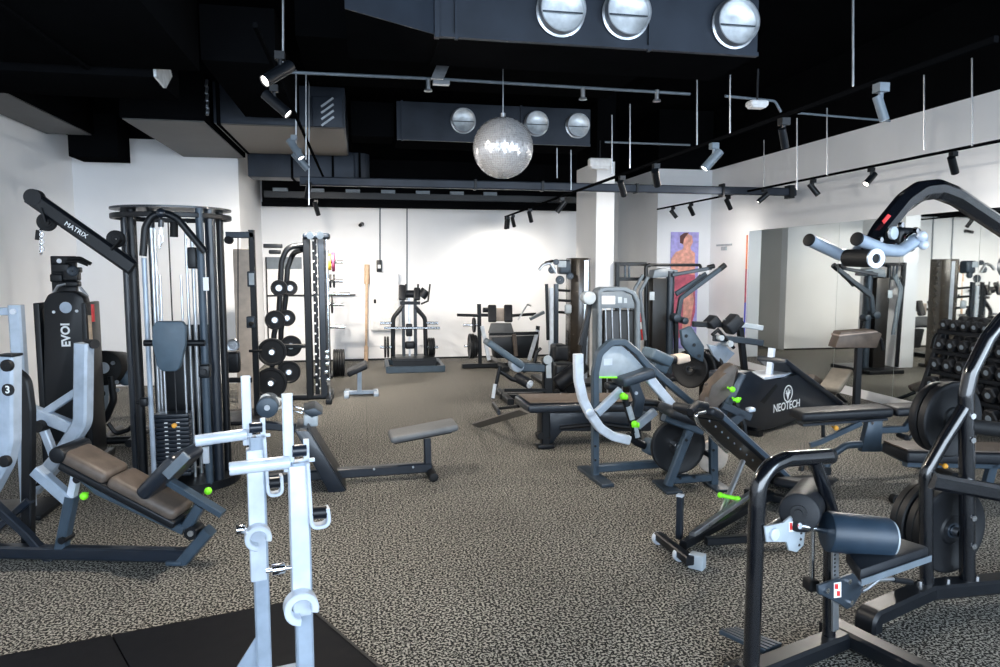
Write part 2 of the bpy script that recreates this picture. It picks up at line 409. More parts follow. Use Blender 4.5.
# near left runs (row level with the front duct)
boxduct('big black duct at the upper left crossing to the near outlets', XL+.6, ony(165, 70, 4.4).x-.05, 4.15, 5.55, zb+.02, zt, DCB, flanges=(-1.9,))
t = boxduct('short black duct stepping down at the left with torn pale insulation', XL+.75, ony(172, 98, 6.1).x, 5.62, 6.35, zb-.02, zt-.1, DCB)
e = ony(172, 98, 6.1).x
B().prism([V((e+.012, 5.6, zb-.02)), V((e+.012, 5.6, zb+.28)), V((e+.012, 5.9, zb+.24)), V((e+.012, 6.05, zb+.1)), V((e+.012, 5.85, zb-.04))], .02, X_).put('insulation_flap', ALU, t)
boxduct('long black duct running back along the ceiling over the left side', -1.15, -.62, 5.62, 7.6, zb+.12, zt, DCB, flanges=())
boxduct('black duct ahead of the far outlets, over the middle', -.5, 2.6, 5.9, 7.4, zt-.1, zt+.3, DCB)
boxduct('soffit duct along the left wall, underside coloured as lit', XL+.02, XL+.55, 4.0, 9.4, ZW-.1, ZW+.35, DCB, under=DCG)
e = ony(118, 156, 9.43)
boxduct('boxy black duct end near the left corner', e.x-.55, e.x, 9.43, 9.9, e.z-.02, e.z+.5, DCB)
# back run: dark bulkhead and round-cornered duct above the back wall
a = ony(262, 207, 11.6); c = ony(588, 210, 11.6)
zbk = (a.z+c.z)/2
t = thing('bulkhead', 'black services bulkhead hanging over the top of the back wall', 'bulkhead', (1, 11.6, zbk))
B().box(((a.x+c.x)/2, 11.62, zbk+.03), c.x-a.x, .12, .06).box(((a.x+c.x)/2, 11.9, zbk+.42), c.x-a.x, .5, .7).put('body', DCB, t)
B().box(((a.x+c.x)/2, 11.5, zbk+.17), (c.x-a.x)*.98, .08, .10).put('cable_tray', SAT, t)
b = B()
for i in range(7):
    x = a.x+.3+i*.55; b.box((x, 11.45, zbk+.24), .22, .06, .05)
b.each('junction_plate', GRY, t)
a = ony(248, 178, 10.0); c = ony(372, 178, 10.0)
t = thing('ventilation_duct', 'blue-grey duct with a rounded end above the left of the back wall', 'air duct', (-.8, 10.2, a.z))
B().box(((a.x+c.x)/2-.12, 10.2, a.z+.2), c.x-a.x-.24, .4, .36, bev=.01).put('duct_body', DCT, t)
B().cyl((c.x-.2, 10.2, a.z+.02), (c.x-.2, 10.2, a.z+.38), .17, 28).put('rounded_end', DCT, t)
b = B()
for f in (.35, .68, .9): b.box((a.x+(c.x-a.x)*f, 10.2, a.z+.2), .03, .44, .39)
b.each('flange', DCB, t)
# long slate bar that spans the room
a = ony(300, 181, 8.55); c = ony(795, 183, 8.55)
t = thing('services_beam', 'long slate-grey services beam spanning the room below the ducts', 'beam', (2.6, 8.55, 2.6))
B().beam([(a.x, 8.55, a.z), (c.x, 8.55, a.z)], .09, .10, side=Y_).put('beam_body', DCT, t)
b = B()
for px in (475, 542, 636, 722, 790): q = ony(px, 181, 8.55); b.box((q.x, 8.55, a.z), .07 if px > 780 else .025, .13, .17 if px > 700 else .12)
b.each('bracket', SAT, t)
# sprinkler pipes
def pipe(label, pts, r, m=GRY, drops=()):
    t = thing('sprinkler_pipe', label, 'pipe', pts[0])
    B().tube(pts, r, 10, bend=.06).put('pipe', m, t)
    for d in drops: B().cyl(V(d)-Z*.08, d, .018, 10).lathe(V(d)-Z*.1, Z, [(0, 0), (.035, .005), (.03, .02), (0, .02)], 12).put('sprinkler_head', STL, t)
    return t
p0, p1, p2 = ony(284, 72, 5.75), ony(440, 79, 5.75), ony(690, 94, 5.75)
pipe('thin grey sprinkler pipe running under the ducts past the mirror ball', [p0, p1, p2], .012, GRY, [ony(428, 79, 5.75), ony(657, 90, 5.75), ony(583, 88, 5.75)])
pipe('short grey pipe with an elbow by the middle spotlights', [ony(725, 96, 5.9), ony(775, 101, 5.9), ony(781, 112, 5.9)], .012)
pipe('grey pipe reaching the right wall above the mirrors', [ony(797, 113, 6.0), ony(890, 121, 6.0)], .010)
pipe('far thin grey pipe above the slate beam', [ony(605, 142, 8.2), ony(690, 145, 8.2)], .012)
def emlight(label, px, py, Y, w, h, m=WHT):
    p = ony(px, py, Y); t = thing('emergency_light', label, 'ceiling light', p-Z*h/2)
    B().box(p, w, .12, h, bev=.02).put('housing', m, t)
    B().box(p-Z*h*.5, w*.8, .1, h*.4, bev=.01).put('diffuser', WHT, t)
    B().tube([p+Z*h*.4, (p.x, p.y, p.z+.3)], .01, 8).put('stem', SAT, t)
emlight('small white ceiling light hanging right of the near duct', 757, 104, 5.8, .17, .055)
emlight('white box light above the middle column', 600, 163, 9.3, .32, .12)
q = ony(441, 70, 5.7); t = thing('duct_bracket', 'pale sheet metal bracket beside the sprinkler pipe', 'bracket', q)
B().box(q, .10, .03, .16, ax=(X_, Y_, V((.4, 0, .9)))).put('plate', STL, t); B().box(q-Z*.1, .13, .06, .03).put('foot', STL, t)
# rods
rods = [(283, 0, 70, 4.3), (296, 70, 150, 6.4), (306, 75, 160, 6.6), (309, 80, 205, 7.75), (630, 104, 168, 6.4), (612, 115, 175, 7.0), (697, 73, 145, 5.45), (730, 75, 134, 5.0),
        (797, 118, 190, 6.0), (827, 108, 175, 6.1), (924, 75, 150, 5.3), (972, 58, 146, 4.95), (853, 0, 86, 3.6), (557, 148, 178, 8.5), (571, 150, 190, 8.3), (764, 140, 188, 8.3)]
for px, ya, yb, Y in rods:
    a, c = ony(px, ya, Y), ony(px, yb, Y)
    o = B().tube([a, c], .0065, 6).put('threaded_rod', STL)
    solo(rebase(o), 'thin pale threaded rod hanging from the black ceiling', 'rod', 'threaded ceiling rods')
# mirror ball
c = ony(503, 148, 5.55); rB = .238
t = thing('mirror_ball', 'silver mirror ball hanging in front of the far duct', 'disco ball', c-Z*rB)
MB = D.materials.new('mirror_facets'); N_, L_ = nodes(MB); b_ = N_['Principled BSDF']
b_.inputs['Metallic'].default_value = .62; b_.inputs['Roughness'].default_value = .16
n_ = N_.new('ShaderNodeTexNoise'); n_.inputs['Scale'].default_value = 40; r_ = N_.new('ShaderNodeValToRGB')
r_.color_ramp.elements[0].color = (.62, .64, .66, 1); r_.color_ramp.elements[1].color = (.95, .93, .95, 1)
L_.new(n_.outputs['Fac'], r_.inputs['Fac']); L_.new(r_.outputs['Color'], b_.inputs['Base Color'])
b = B(); nl = 40
for i in range(nl):
    la, lb = -PI/2+PI*i/nl, -PI/2+PI*(i+1)/nl; lm = (la+lb)/2; n = max(4, int(2*nl*math.cos(lm)))
    for j in range(n):
        q0, q1 = 2*PI*j/n, 2*PI*(j+.94)/n; e = (lb-la)*.03
        tl = random.uniform(-.11, .11); tq = random.uniform(-.11, .11); nn_ = V((math.cos(lm)*math.cos(q0), math.cos(lm)*math.sin(q0), math.sin(lm)))
        P = lambda l, q: c + nn_*((l-lm)*tl+(q-q0)*math.cos(lm)*tq)*rB + V((math.cos(l)*math.cos(q), math.cos(l)*math.sin(q), math.sin(l)))*rB
        b.quad(P(la+e, q0), P(la+e, q1), P(lb-e, q1), P(lb-e, q0))
b.put('mirror_tile', MB, t, ang=1)['kind'] = 'stuff'

B().ball(c, rB*.993, 32).put('ball_core', STL, t)
B().cyl(c+Z*(rB-.01), c+Z*(rB+.03), .022, 12).tube([c+Z*rB, c+Z*(rB+1.0)], .004, 6).put('hanging_cap', STL, t)
# ------------------------------------------------------------------ lighting tracks and spotlights
def track(label, a, c):
    o = B().beam([a, c], .022, .025).put('lighting_track', DCB); solo(rebase(o), label, 'lighting track')
TR1 = (onz(668, 210, 2.65), None)
track('thin black lighting track along the right wall above the mirrors', V((4.95, 11.4, 2.60)), V((4.95, 3.7, 2.60)))
track('black lighting track down the middle of the room to the back wall', V((2.33, 11.6, 2.45)), V((2.33, 2.3, 2.45)))
track('black lighting track above the left rack, running to the back', V((-.5, 10.6, 2.78)), V((-.5, 3.7, 2.78)))
def spot(p, aim, label, L=.16, r=.032, power=0, m=SAT, col=(1, .90, .78), size=160):
    p = V(p); d = (V(aim)-p).normalized()
    t = thing('track_spotlight', label, 'spotlight', p)
    B().box(p+Z*.02, .05, .05, .04).cyl(p, p-Z*.06, .012, 8).put('mount', m, t)
    c = p-Z*.06; a = c-d*L*.4; e = c+d*L*.6
    B().lathe(a, d, [(0, 0), (r, 0), (r, L), (r*.88, L), (r*.86, L*.9), (0, L*.9)], 20).put('lamp_head', m, t)
    B().lathe(e-d*.012, d, [(0, 0), (r*.84, 0), (r*.84, .004), (0, .004)], 20).put('lens', GLW if power or m is GRY else STL, t)
    if power:
        lamp('SPOT', 'spot_beam', e+d*.02, e+d, power, col, spot_size=rad(size), spot_blend=1, shadow_soft_size=.03)
    return t
for i, (px, py, pw) in enumerate([(673, 214, 0), (691, 210, 60), (728, 205, 0), (764, 197, 90), (813, 186, 0), (871, 176, 90), (953, 160, 60)]):
    q = onx(px, py, 4.95); q = V((4.95, min(q.y, 11.3), 2.547))
    spot(q, q+V((-.85 if i in (3, 5) else .6, random.choice((-.2, .3)), -.8)), ['furthest spotlight on the right wall track', 'second spotlight from the far end of the right wall track', 'third spotlight from the far end of the right wall track', 'spotlight below the end of the slate beam', 'spotlight just right of the slate beam end', 'spotlight on the right track above the mirror panels', 'nearest spotlight on the right wall track'][i], power=pw*(2.4 if i in (3, 5) else .8), col=(1, .94, .86), size=160)
lab2 = ['furthest spotlight at the back of the middle track', 'second spotlight at the back of the middle track', 'third spotlight at the back of the middle track', 'spotlight in front of the bulkhead end', 'middle track spotlight by the column', 'pale spotlight just left of the slate beam bracket', 'spotlight under the end of the middle services run', 'white tipped spotlight near the sprinkler elbow', 'dark spotlight tilted below the pipe elbow', 'nearest spotlight on the middle track, tilted towards the right wall']
for i, (px, py, pw, dx, dy, m) in enumerate([(502, 222, 60, 0, .4, SAT), (508, 219, 0, 0, .3, SAT), (513, 218, 60, .3, .4, SAT), (530, 212, 0, .3, .4, SAT), (562, 200, 0, -.6, .2, SAT), (622, 178, 70, .5, .6, SAT), (656, 168, 60, .5, .75, SAT), (714, 148, 60, -.7, .1, GRY), (784, 120, 0, .4, .3, SAT), (881, 88, 0, .25, -.1, GRY)]):
    d = ray(px, py); y = (EYE + d*(2.33/d.x)).y
    q = V((2.33, min(y, 11.5), 2.397))
    spot(q, q+V((dx, dy, -.8)), lab2[i], power=pw*(1.15 if i < 4 else 1.5), m=m, L=.115 if i > 7 else .16, r=.021 if i > 7 else .03, size=160)
lab3 = ['nearest lit spotlight on the left track, tilted up left', 'second lit spotlight on the left track', 'third spotlight on the left track over the tan duct', 'fourth spotlight on the left track, pointing down', 'small spotlight below the bulkhead at the left', 'lowest spotlight at the far end of the left track']
for i, (px, py, Y, pw, dx, dy, m) in enumerate([(280, 60, 3.9, 60, -.9, -.7, SAT), (274, 92, 4.6, 60, .9, -.2, SAT), (294, 140, 6.3, 0, .5, -.2, GRY), (299, 153, 6.9, 60, .7, .2, GRY), (308, 184, 8.4, 80, -.2, .5, SAT), (316, 203, 10, 60, .2, .4, SAT)]):
    q = ony(px, py, Y)
    spot(q, q+V((dx, dy, -.8)), lab3[i], power=pw*4.2, m=m, L=.19, size=160)
# ------------------------------------------------------------------ shared helpers for gym gear
def plate(c, axis, r, th, label, group=None, m=PLT, hub=GUN):
    """one weight plate: dished disc with rim, steel hub"""
    c = V(c); ax = V(axis).normalized()
    t = thing('weight_plate', label, 'weight plate', c, group)
    B().lathe(c-ax*th/2, ax, [(.028, 0), (r*.30, 0), (r*.34, th*.18), (r*.80, th*.18), (r*.86, 0), (r*.97, 0), (r, th*.15), (r, th*.85), (r*.97, th), (r*.86, th), (r*.80, th*.82), (r*.34, th*.82), (r*.30, th), (.028, th)], 40, close=True).put('disc', m, t)
    B().lathe(c-ax*th*.52, ax, [(.027, 0), (.038, 0), (.038, th*1.04), (.027, th*1.04)], 24, close=True).put('hub', hub, t)
    return t
def knob(p, m=LIM, r=.018, d=Y_, stem=True):
    b = B().ball(p, r, 12)
    if stem: b.cyl(p, V(p)+V(d).normalized()*r*2.2, r*.35, 8)
    return b
def pulley(c, ax, r, th=.025):
    return B().lathe(V(c)-V(ax).normalized()*th/2, ax, [(.006, 0), (r*.55, 0), (r*.6, th*.2), (r*.85, th*.2), (r, 0), (r*.9, th*.5), (r, th), (r*.85, th*.8), (r*.6, th*.8), (r*.55, th), (.006, th)], 28, close=True)
def stack(t, c, w, d, n, th, m=SAT, u=X_):
    """weight stack: n separate slabs, merged look, top plate and guide rods"""
    u = V(u).normalized(); nn = Z.cross(u)
    for i in range(n):
        B().box(V(c)+Z*(th*(i+.5)), w, d, th*.88, bev=.004, ax=(u, nn, Z)).put('stack_plate', m, t)

# ------------------------------------------------------------------ platform and silver rack, foreground
a, c, e = onz(0, 661), onz(298, 604), onz(372, 668)
d1 = (a-c).normalized(); d2 = (e-c).normalized()
t = thing('lifting_platform', 'low black rubber lifting platform under the silver rack', 'platform', c)
h1, h2 = c+d1*.92, c+d2*3.0
for s0, s1 in ((0, .78), (.785, 2.6)):
    q = [c+d1*s0, c+d1*s1, c+d1*s1+d2*3, c+d1*s0+d2*3]
    B().prism([p+Z*.012 for p in q], .024, Z, bev=.003).put('mat', mat('black_mat_%d' % int(s1*10), (.0045, .005, .007), .65, bump=.2, spec=.12), t)
q = [c-d1*.014, c, c+d2*3, c+d2*3-d1*.014]
B().prism([p+Z*.013 for p in q], .026, Z).put('edge_strip', SAT, t)
N0 = EYE+ray(301, 460)*2.25; F0 = EYE+ray(257, 436)*2.59
t = thing('barbell_rack', 'pale silver upright bar rack standing on the black platform, nearest the viewer', 'rack', (N0.x, N0.y, 0))
for k, (o, pts) in enumerate(((N0, dict(cx0=299.5, cx1=304, top=461, bar=(287, 396), horn=((229, 469), (290, 462)), tip=(306, 439), rol=((292, 451), (306, 450)), hk=((307, 462), (311, 527), (329, 524), (327, 507)), r2=((311, 513), (326, 512)), pin=((266, 571), (293, 567), (272, 570), (285, 568)), ring=(301, 607, 17))),
                            (F0, dict(cx0=256.5, cx1=261, top=436, bar=(245.5, 378), horn=((195, 441), (247, 434)), tip=(262.5, 418), rol=((249, 428), (262, 427)), hk=((264, 437), (268, 495), (282, 493), (281, 475)), r2=((268, 483), (280, 482)), pin=((236, 530), (250, 528), (236, 530), (245, 529)), ring=(258, 537, 13))))):
    p = Pl(o, 12); sc = (2.25, 2.59)[k]; base = V((o.x, o.y, .024)); top = p(pts['cx0'], pts['top'])
    u = B().beam([V((top.x, top.y, .03)), top], .054, .054, side=p.u, c=.006)
    u.prism([p.X(-.15, .03), p.X(-.02, .03), p.X(-.02, .22)], .008, p.n)
    u.box((o.x, o.y, .04), .34, .07, .03, ax=(p.u, p.n, Z), bev=.004)
    up = u.put('upright', SLV, t)
    B().box(p((pts['cx0']), pts['top']+78)-Z*.0, .058, .058, .50, ax=(p.u, p.n, Z), bev=.005).put('sleeve', WHS, up)
    bx, by = pts['bar']; b0 = p(bx, by)
    B().beam([V((b0.x, b0.y, top.z-.03)), b0], .033, .012, side=p.u, c=.004).box(V((b0.x, b0.y, b0.z+.004)), .033, .012, .008, ax=(p.u, p.n, Z)).put('back_strip', WHS, t)
    h0, h1 = p(*pts['horn'][0], -.01), p(*pts['horn'][1], -.01)
    B().cyl(h0, h1, .021, 20, bev=.004).put('bar_horn', CHR if k > 5 else WHS, t)
    tp = p(*pts['tip']); B().beam([V((tp.x, tp.y, top.z-.005)), tp], .018, .012, side=p.u).box(V((tp.x, tp.y, top.z-.0)), .05, .012, .01, ax=(p.u, p.n, Z)).put('catch_tip', WHS, t)
    B().cyl(p(*pts['rol'][0]), p(*pts['rol'][1]), .02, 16).put('catch_roller', NVY, t)
    B().beam(p.L(pts['hk'], -.02), .045, .012, side=p.n, bend=.025, c=.003).put('lower_hook', WHS, t)
    B().cyl(p(*pts['r2'][0], -.02), p(*pts['r2'][1], -.02), .021, 16).put('hook_roller', SAT, t)
    q = [p(*x, -.01) for x in pts['pin']]
    B().cyl(q[0], q[1], .007, 10).cyl(q[2], q[3], .018, 16, bev=.003).put('locking_pin', CHR, t)
    rx, ry, rr = pts['ring']; rc = p(rx, ry, -.05); r0 = rr*sc/700
    ar = []
    for i in range(22):
        q_ = rad(-20)+rad(285)*i/21; ar.append(rc + p.u*math.cos(q_)*r0*.78 + Z*math.sin(q_)*r0*.78)
    B().beam(ar, .05, r0*.42, side=p.n, c=.004).put('round_catch', WHS, t)
B().beam([V((N0.x, N0.y, .05)), V((F0.x, F0.y, .05))], .06, .05).put('cross_beam', SLV, t)

# ------------------------------------------------------------------ incline lever machine at the left edge
p = Pl((-.90, 3.92), -14)
t = thing('incline_press_machine', 'silver armed incline press machine with number badge at the left edge', 'gym machine', p.X(-.5, 0))
fr = B().beam([p.F(-60, 560), p.F(189, 556)], .07, .07, side=p.n).put('base_beam', NVY, t)
for v in fr.data.vertices: v.co.z += .045
B().beam(p.L([(179, 566), (210, 530)]), .08, .06, side=p.n).put('front_post', SLT, t)
B().box(p.F(178, 568)+Z*.012, .09, .10, .024, ax=(p.u, p.n, Z), bev=.006).put('front_foot', SLT, t)
B().box(p.F(-58, 560)+Z*.012, .09, .6, .024, ax=(p.u, p.n, Z), bev=.006).put('rear_foot', NVY, t)
B().beam(p.L([(70, 462), (100, 489), (186, 529)]), .07, .05, side=p.n, bend=.05).put('pad_rail', SLT, t)
B().beam(p.L([(186, 528), (201, 505)]), .06, .055, side=p.n).put('seat_post', SLT, t)
B().beam(p.L([(169, 481), (223, 514)]), .06, .035, side=p.n).put('seat_rail', SLT, t)
B().cyl(*p.N(190, 534, -.05, .05), .034, 20).each('pivot', SAT, t)
B().cyl(*p.N(190, 534, -.058, -.049), .016, 14).put('pivot_cap', STL, t)
B().pad(p(72, 451), p(117, 475), .22, .075, p.n, .03).pad(p(118, 476), p(184, 511), .22, .075, p.n, .03).each('back_pad', BRN, t)
B().pad(p(72, 460), p(184, 519), .225, .045, p.n, .012).put('pad_shell', SAT, t)
B().cyl(p(71, 450)-p.n*.12, p(71, 450)+p.n*.12, .045, 20, bev=.012).put('head_roller', SAT, t)
B().pad(p(153, 489), p(189, 452), .30, .08, p.n, .03).put('seat_pad', NVY, t)
B().pad(p(166, 476, -.155), p(187, 455, -.155), .02, .05, p.n, .004).put('seat_trim', GRY, t)
b = B().beam(p.L([(77, 472), (71, 500)]), .05, .04, side=p.n).put('strut_sleeve', WHS, t)
B().beam(p.L([(72, 496), (60, 556)]), .065, .055, side=p.n).put('strut', SLT, t)
B().cyl(*p.N(76, 480, -.04, .04), .02).cyl(*p.N(61, 541, -.045, .045), .02).each('strut_pin', SAT, t)
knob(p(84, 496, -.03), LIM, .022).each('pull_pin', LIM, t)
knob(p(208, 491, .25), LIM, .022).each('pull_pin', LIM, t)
B().beam(p.L([(36, 470), (70, 500)]), .06, .065, side=p.n).put('rear_link', SLV, t)
B().beam(p.L([(-10, 500), (28, 535), (52, 562)]), .05, .04, side=p.n).beam(p.L([(-20, 545), (30, 500)], .1), .05, .04, side=p.n).each('rear_brace', NVY, t)
B().beam(p.L([(28, 556), (29, 410), (25, 380), (14, 372)], .12), .05, .06, side=p.n, bend=.12).put('rear_upright', SAT, t)
# far lever arm
q = .40
B().beam(p.L([(84, 343), (83, 422), (62, 455), (32, 490)], q), .085, .085, side=p.n, bend=.12).put('lever_arm', SLV, t)
B().beam(p.L([(31, 411), (76, 429)], q), .06, .075, side=p.n).beam(p.L([(46, 412), (78, 391)], q), .04, .045, side=p.n).beam(p.L([(42, 424), (54, 455)], q), .045, .045, side=p.n).each('arm_brace', SLV, t)
B().cyl(*p.N(37, 427, q-.07, q+.05), .035).cyl(*p.N(34, 482, q-.1, q+.05), .03, bev=.006).cyl(p(95, 344, q), p(88, 344, q+.05), .028).each('arm_pivot', RUB, t)
B().cyl(*p.N(34, 482, q-.106, q-.1), .015).put('pivot_cap', STL, t)
# near lever arm with badge
q = -.22
na = B().beam(p.L([(9.5, 356), (9.5, 440), (4, 462), (-12, 492), (-40, 520)], q), .08, .085, side=p.n, bend=.16).put('lever_arm', SLV, t)
B().box(p(9.5, 356, q)+Z*.006, .085, .08, .012, ax=(p.u, p.n, Z), bev=.003).put('arm_cap', SAT, na)
B().cyl(*p.N(7.5, 390, q-.044, q-.036), .031, 28).put('number_badge', SAT, na)
text('3', .052, p(7.5, 390, q-.0455), p.u, Z, 'number', LBL, na, .001, bold=.001)
B().cyl(*p.N(5, 366, q-.06, q-.03), .03, bev=.006).cyl(*p.N(3, 462, q-.06, q-.03), .03, bev=.006).each('arm_pivot', RUB, t)
# pale pulldown post behind it
c = ony(16, 305, 5.0)
t = thing('cable_post', 'pale blue steel cable post at the left edge behind the lever arms', 'gym machine', (c.x, 5.0, 0))
B().beam([V((c.x, 5, .02)), c], .075, .075, side=X_).put('post', SLV, t)
B().beam([c-Z*.04-X_*.5, c-Z*.04], .02, .05, side=Y_).put('cross_bar', SLV, t)
B().box((c.x-.2, 5, .015), .7, .4, .03, bev=.005).put('base', SAT, t)
B().cyl(c-Z*.04+Y_*-.05, c-Z*.04+Y_*.05, .018).each('bolt', STL, t)

# ------------------------------------------------------------------ cable tower
YT = 5.5; cx = ony(180, 400, YT).x; zt_ = ony(180, 210, YT).z
t = thing('cable_tower', 'tall black round-topped cable tower with a slanting arm and weight stack', 'gym machine', (cx, YT, 0))
def oval(z, rx, ry, n=40): return [V((cx+rx*math.cos(2*PI*i/n), YT+ry*math.sin(2*PI*i/n), z)) for i in range(n)]
B().prism(oval(zt_, .405, .36), .014, Z).put('top_plate', NVY, t)
o_ = oval(zt_-.055, .39, .345); B().beam(o_+[o_[0], o_[1]], .03, .035).put('top_ring', SAT, t)
B().prism(oval(.03, .41, .36), .06, Z, bev=.006).put('base_plinth', SAT, t)
for px, Y, r, m in ((133, 5.60, .026, NVY), (140, 5.42, .032, SAT), (159, 5.72, .026, NVY), (206.5, 5.24, .026, SLT), (216.5, 5.32, .036, NVY), (226, 5.55, .026, SAT)):
    x = ony(px, 400, Y).x; B().cyl((x, Y, .05), (x, Y, zt_-.005), r, 20).put('column', m, t)
for px, Y, r, y0 in ((144, 5.24, .017, 258), (151, 5.5, .012, 228), (154, 5.54, .012, 228), (185, 5.4, .010, 222), (192, 5.5, .014, 236), (198, 5.52, .014, 236)):
    a = ony(px, y0, Y); B().cyl((a.x, Y, .06), a, r, 14).each('guide_rod', STL if r < .02 and px != 144 else SLV, t)
a = ony(176, 478, 5.35); sx0 = a.x
stack(t, (sx0, 5.36, .10), .235, .14, 15, .0305, NVY)
B().cyl((sx0-.05, 5.36, .5), (sx0-.05, 5.36, 1.55), .008, 10).cyl((sx0+.09, 5.36, .5), (sx0+.09, 5.36, 1.55), .008, 10).each('stack_guide', STL, t)
B().tube([(sx0+.02, 5.36, .5), (sx0+.02, 5.36, zt_-.1)], .005, 8).put('cable', CAB, t)
q = ony(175, 425, 5.28); B().cyl(q, q-Y_*.03, .017, 16, bev=.004).put('selector_pin', ORG, t)
b = B()
for i in range(13):
    for s in (-.035, .045): b.box((sx0+s, 5.288, .13+i*.0305), .022, .004, .006)
b.put('stack_numbers', LBL, t)['kind'] = 'stuff'
B().box((sx0+.03, 5.66, .62), .42, .02, 1.1, bev=.004).put('rear_shroud', SAT, t)
# back pad
pp = Pl((ony(170, 345, 5.12).x, 5.12), 0)
B().prism(pp.L([(157, 321), (183, 321), (187, 327), (186, 345), (181, 367), (177, 371), (163, 371), (158, 366), (153, 343), (153, 327)]), .06, Y_, bev=.012).put('back_pad', PDB, t)
B().tube(pp.L([(144, 343), (205, 343)], .06), .022, 12).put('pad_bar', SAT, t)
# overhead bar
B().tube(pp.L([(143, 256), (145, 228), (152, 215), (166, 213), (178, 219), (205, 252)], -.02), .024, 14, bend=.1).put('pull_bar', SAT, t)
B().ball(pp(161, 213, -.03), .032, 16).cyl(pp(161, 220, -.03), pp(161, 227, -.03), .018).put('swivel', NVY, t)
B().tube(pp.L([(161, 227), (158.5, 240), (160, 248), (163, 240), (161, 227)], -.03), .005, 8).put('carabiner', CHR, t)
B().cyl(pp(174, 222, .1), pp(174, 237, .1), .026, 12).put('cable_stop', RUB, t)
q = pp(193, 258, .2)
B().box(q, .06, .07, .15, bev=.01).each('pulley_block', SAT, t)
q = pp(205, 371, -.01); B().box(q, .07, .07, .09, bev=.01).cyl(q-Y_*.06, q, .02).put('slider', SAT, t)
q = pp(144, 402, -.01); B().box(q, .05, .05, .06, bev=.01).cyl(q, q-X_*.05, .012).put('slider', SAT, t)
q = pp(206, 284, -.03); B().box(q, .035, .01, .09).put('scale_label', LBL, t)
B().beam([V((ony(206, 455, 5.2).x, 5.2, ony(206, 447, 5.2).z)), V((ony(206, 455, 5.2).x, 5.2, ony(206, 463, 5.2).z))], .042, .03).put('height_label', WHS, t)
# slanting arm
ar = B().beam(pp.L([(30, 196), (133, 268)], .2), .07, .105, side=Y_, c=.02).put('swing_arm', SAT, t)
B().cyl(*pp.N(32, 197, .162, .238), .055).put('arm_end', SAT, ar)
text('MATRIX', .045, pp(76, 230, .163), V((103, 0, -72)), V((72, 0, 103)), 'lettering', LBL, ar, .001)
pulley(pp(47, 222, .2), Y_, .062).cyl(*pp.N(47, 222, .17, .23), .015).put('pulley', RUB, t)
B().beam(pp.L([(42, 208), (47, 222)], .17), .05, .01, side=Y_).beam(pp.L([(50, 212), (54, 222)], .23), .05, .01, side=Y_).put('pulley_bracket', SAT, t)
pulley(pp(116, 239, .2), Y_, .06).beam(pp.L([(112, 250), (121, 240)], .17), .07, .01, side=Y_).put('pulley', RUB, t)
b = B()
for i in range(7):
    q = pp(41+(i % 2), 231+i*3.6, .2); b.lathe(q, Y_ if i % 2 else X_, [(.010, -.004), (.017, -.004), (.017, .004), (.010, .004)], 12, close=True)
b.put('chain', CHR, t)
B().tube(pp.L([(38, 230), (37, 240)], .2), .014, 8).put('cable_stop', RUB, t)

# ------------------------------------------------------------------ machines by the left wall
YE = 6.2; p = Pl((0, YE), 0)
t = thing('weight_stack_machine', 'black shrouded weight stack tower with white lettering by the left wall', 'gym machine', (p(68, 400).x, YE, 0))
xa_, xb_ = p(43, 400).x, p(94, 400).x; zs = p(60, 305).z
B().box((xa_+.02, YE+.08, zs/2+.02), .045, .3, zs, bev=.008).box((xb_-.02, YE+.08, zs/2+.02), .045, .3, zs, bev=.008).each('side_frame', SAT, t)
sh = p.L([(47, 440), (47, 302), (51, 294), (60, 291), (77, 291), (86, 296), (88, 304), (87, 440)])
B().prism([V((v.x, YE, max(v.z, .05))) for v in sh], .14, Y_, bev=.02).put('shroud', SAT, t)
B().box((p(68, 300).x, YE+.08, .03), .42, .36, .06, bev=.01).put('base', SAT, t)
text('EVOI', .088, p(66, 335, -.073), Z, -X_, 'lettering', LBL, t, .001, bold=.003)
B().lathe(p(66, 307.5, -.071), Y_, [(.03, 0), (.045, -.006), (0, -.006)], 24).put('handle_recess', SLV, t)
B().bolts([p(54, 312, -.07), p(77, 311, -.07)], -Y_, .012).each('bolt', STL, t)
B().box(p(89.5, 332, -.03), .035, .02, .27).put('timber_strip', WOD, t)
B().box(p(93, 313, -.07), .018, .02, .14).put('warning_label', RED, t)
YQ = 6.75; p = Pl((0, YQ), 0)
t = thing('pulley_post', 'black pulley post with handles rising behind the shrouded tower', 'gym machine', (p(64, 300).x, YQ, 0))
q0, q1 = p(51, 256), p(76, 256)
B().box(((q0.x+q1.x)/2, YQ, q0.z/2), q1.x-q0.x, .05, q0.z, bev=.01).put('post_plate', SAT, t)
B().tube(p.L([(68, 259), (80, 258), (91, 264)], -.05), .016, 10, bend=.05).put('grip', RUB, t)
B().tube(p.L([(66, 262), (78, 261), (88, 265)], -.15), .014, 10, bend=.05).put('grip', RUB, t)
b = B()
for (x, y, w_, h_) in ((62, 268, 14, 8), (72, 275, 12, 10), (58, 278, 10, 7), (70, 284, 16, 5), (76, 270, 8, 5)):
    b.box(p(x, y, -.06), w_*.0098, .09, h_*.0098, bev=.012)
b.each('pulley_block', SAT, t)
pulley(p(60, 272, -.08), Y_, .05).put('pulley', RUB, t); pulley(p(73, 271, -.12), Y_, .045).put('pulley', GUN, t)
B().tube(p.L([(51, 297), (58, 286), (66, 284)], -.1), .012, 8).put('arm', STL, t)
B().tube(p.L([(80, 287), (88, 297)], -.1), .012, 8).put('arm', STL, t)
B().cyl(*p.N(59, 261, -.03, -.02), .02).put('pin', STL, t)
B().box((p(64, 300).x, YQ, .02), .3, .24, .04, bev=.01).put('base', SAT, t)
YR = 6.75; p = Pl((0, YR), 0)
t = thing('leg_curl_machine', 'black leg curl machine with a fat roller beside the shrouded tower', 'gym machine', (p(112, 400).x, YR, 0))
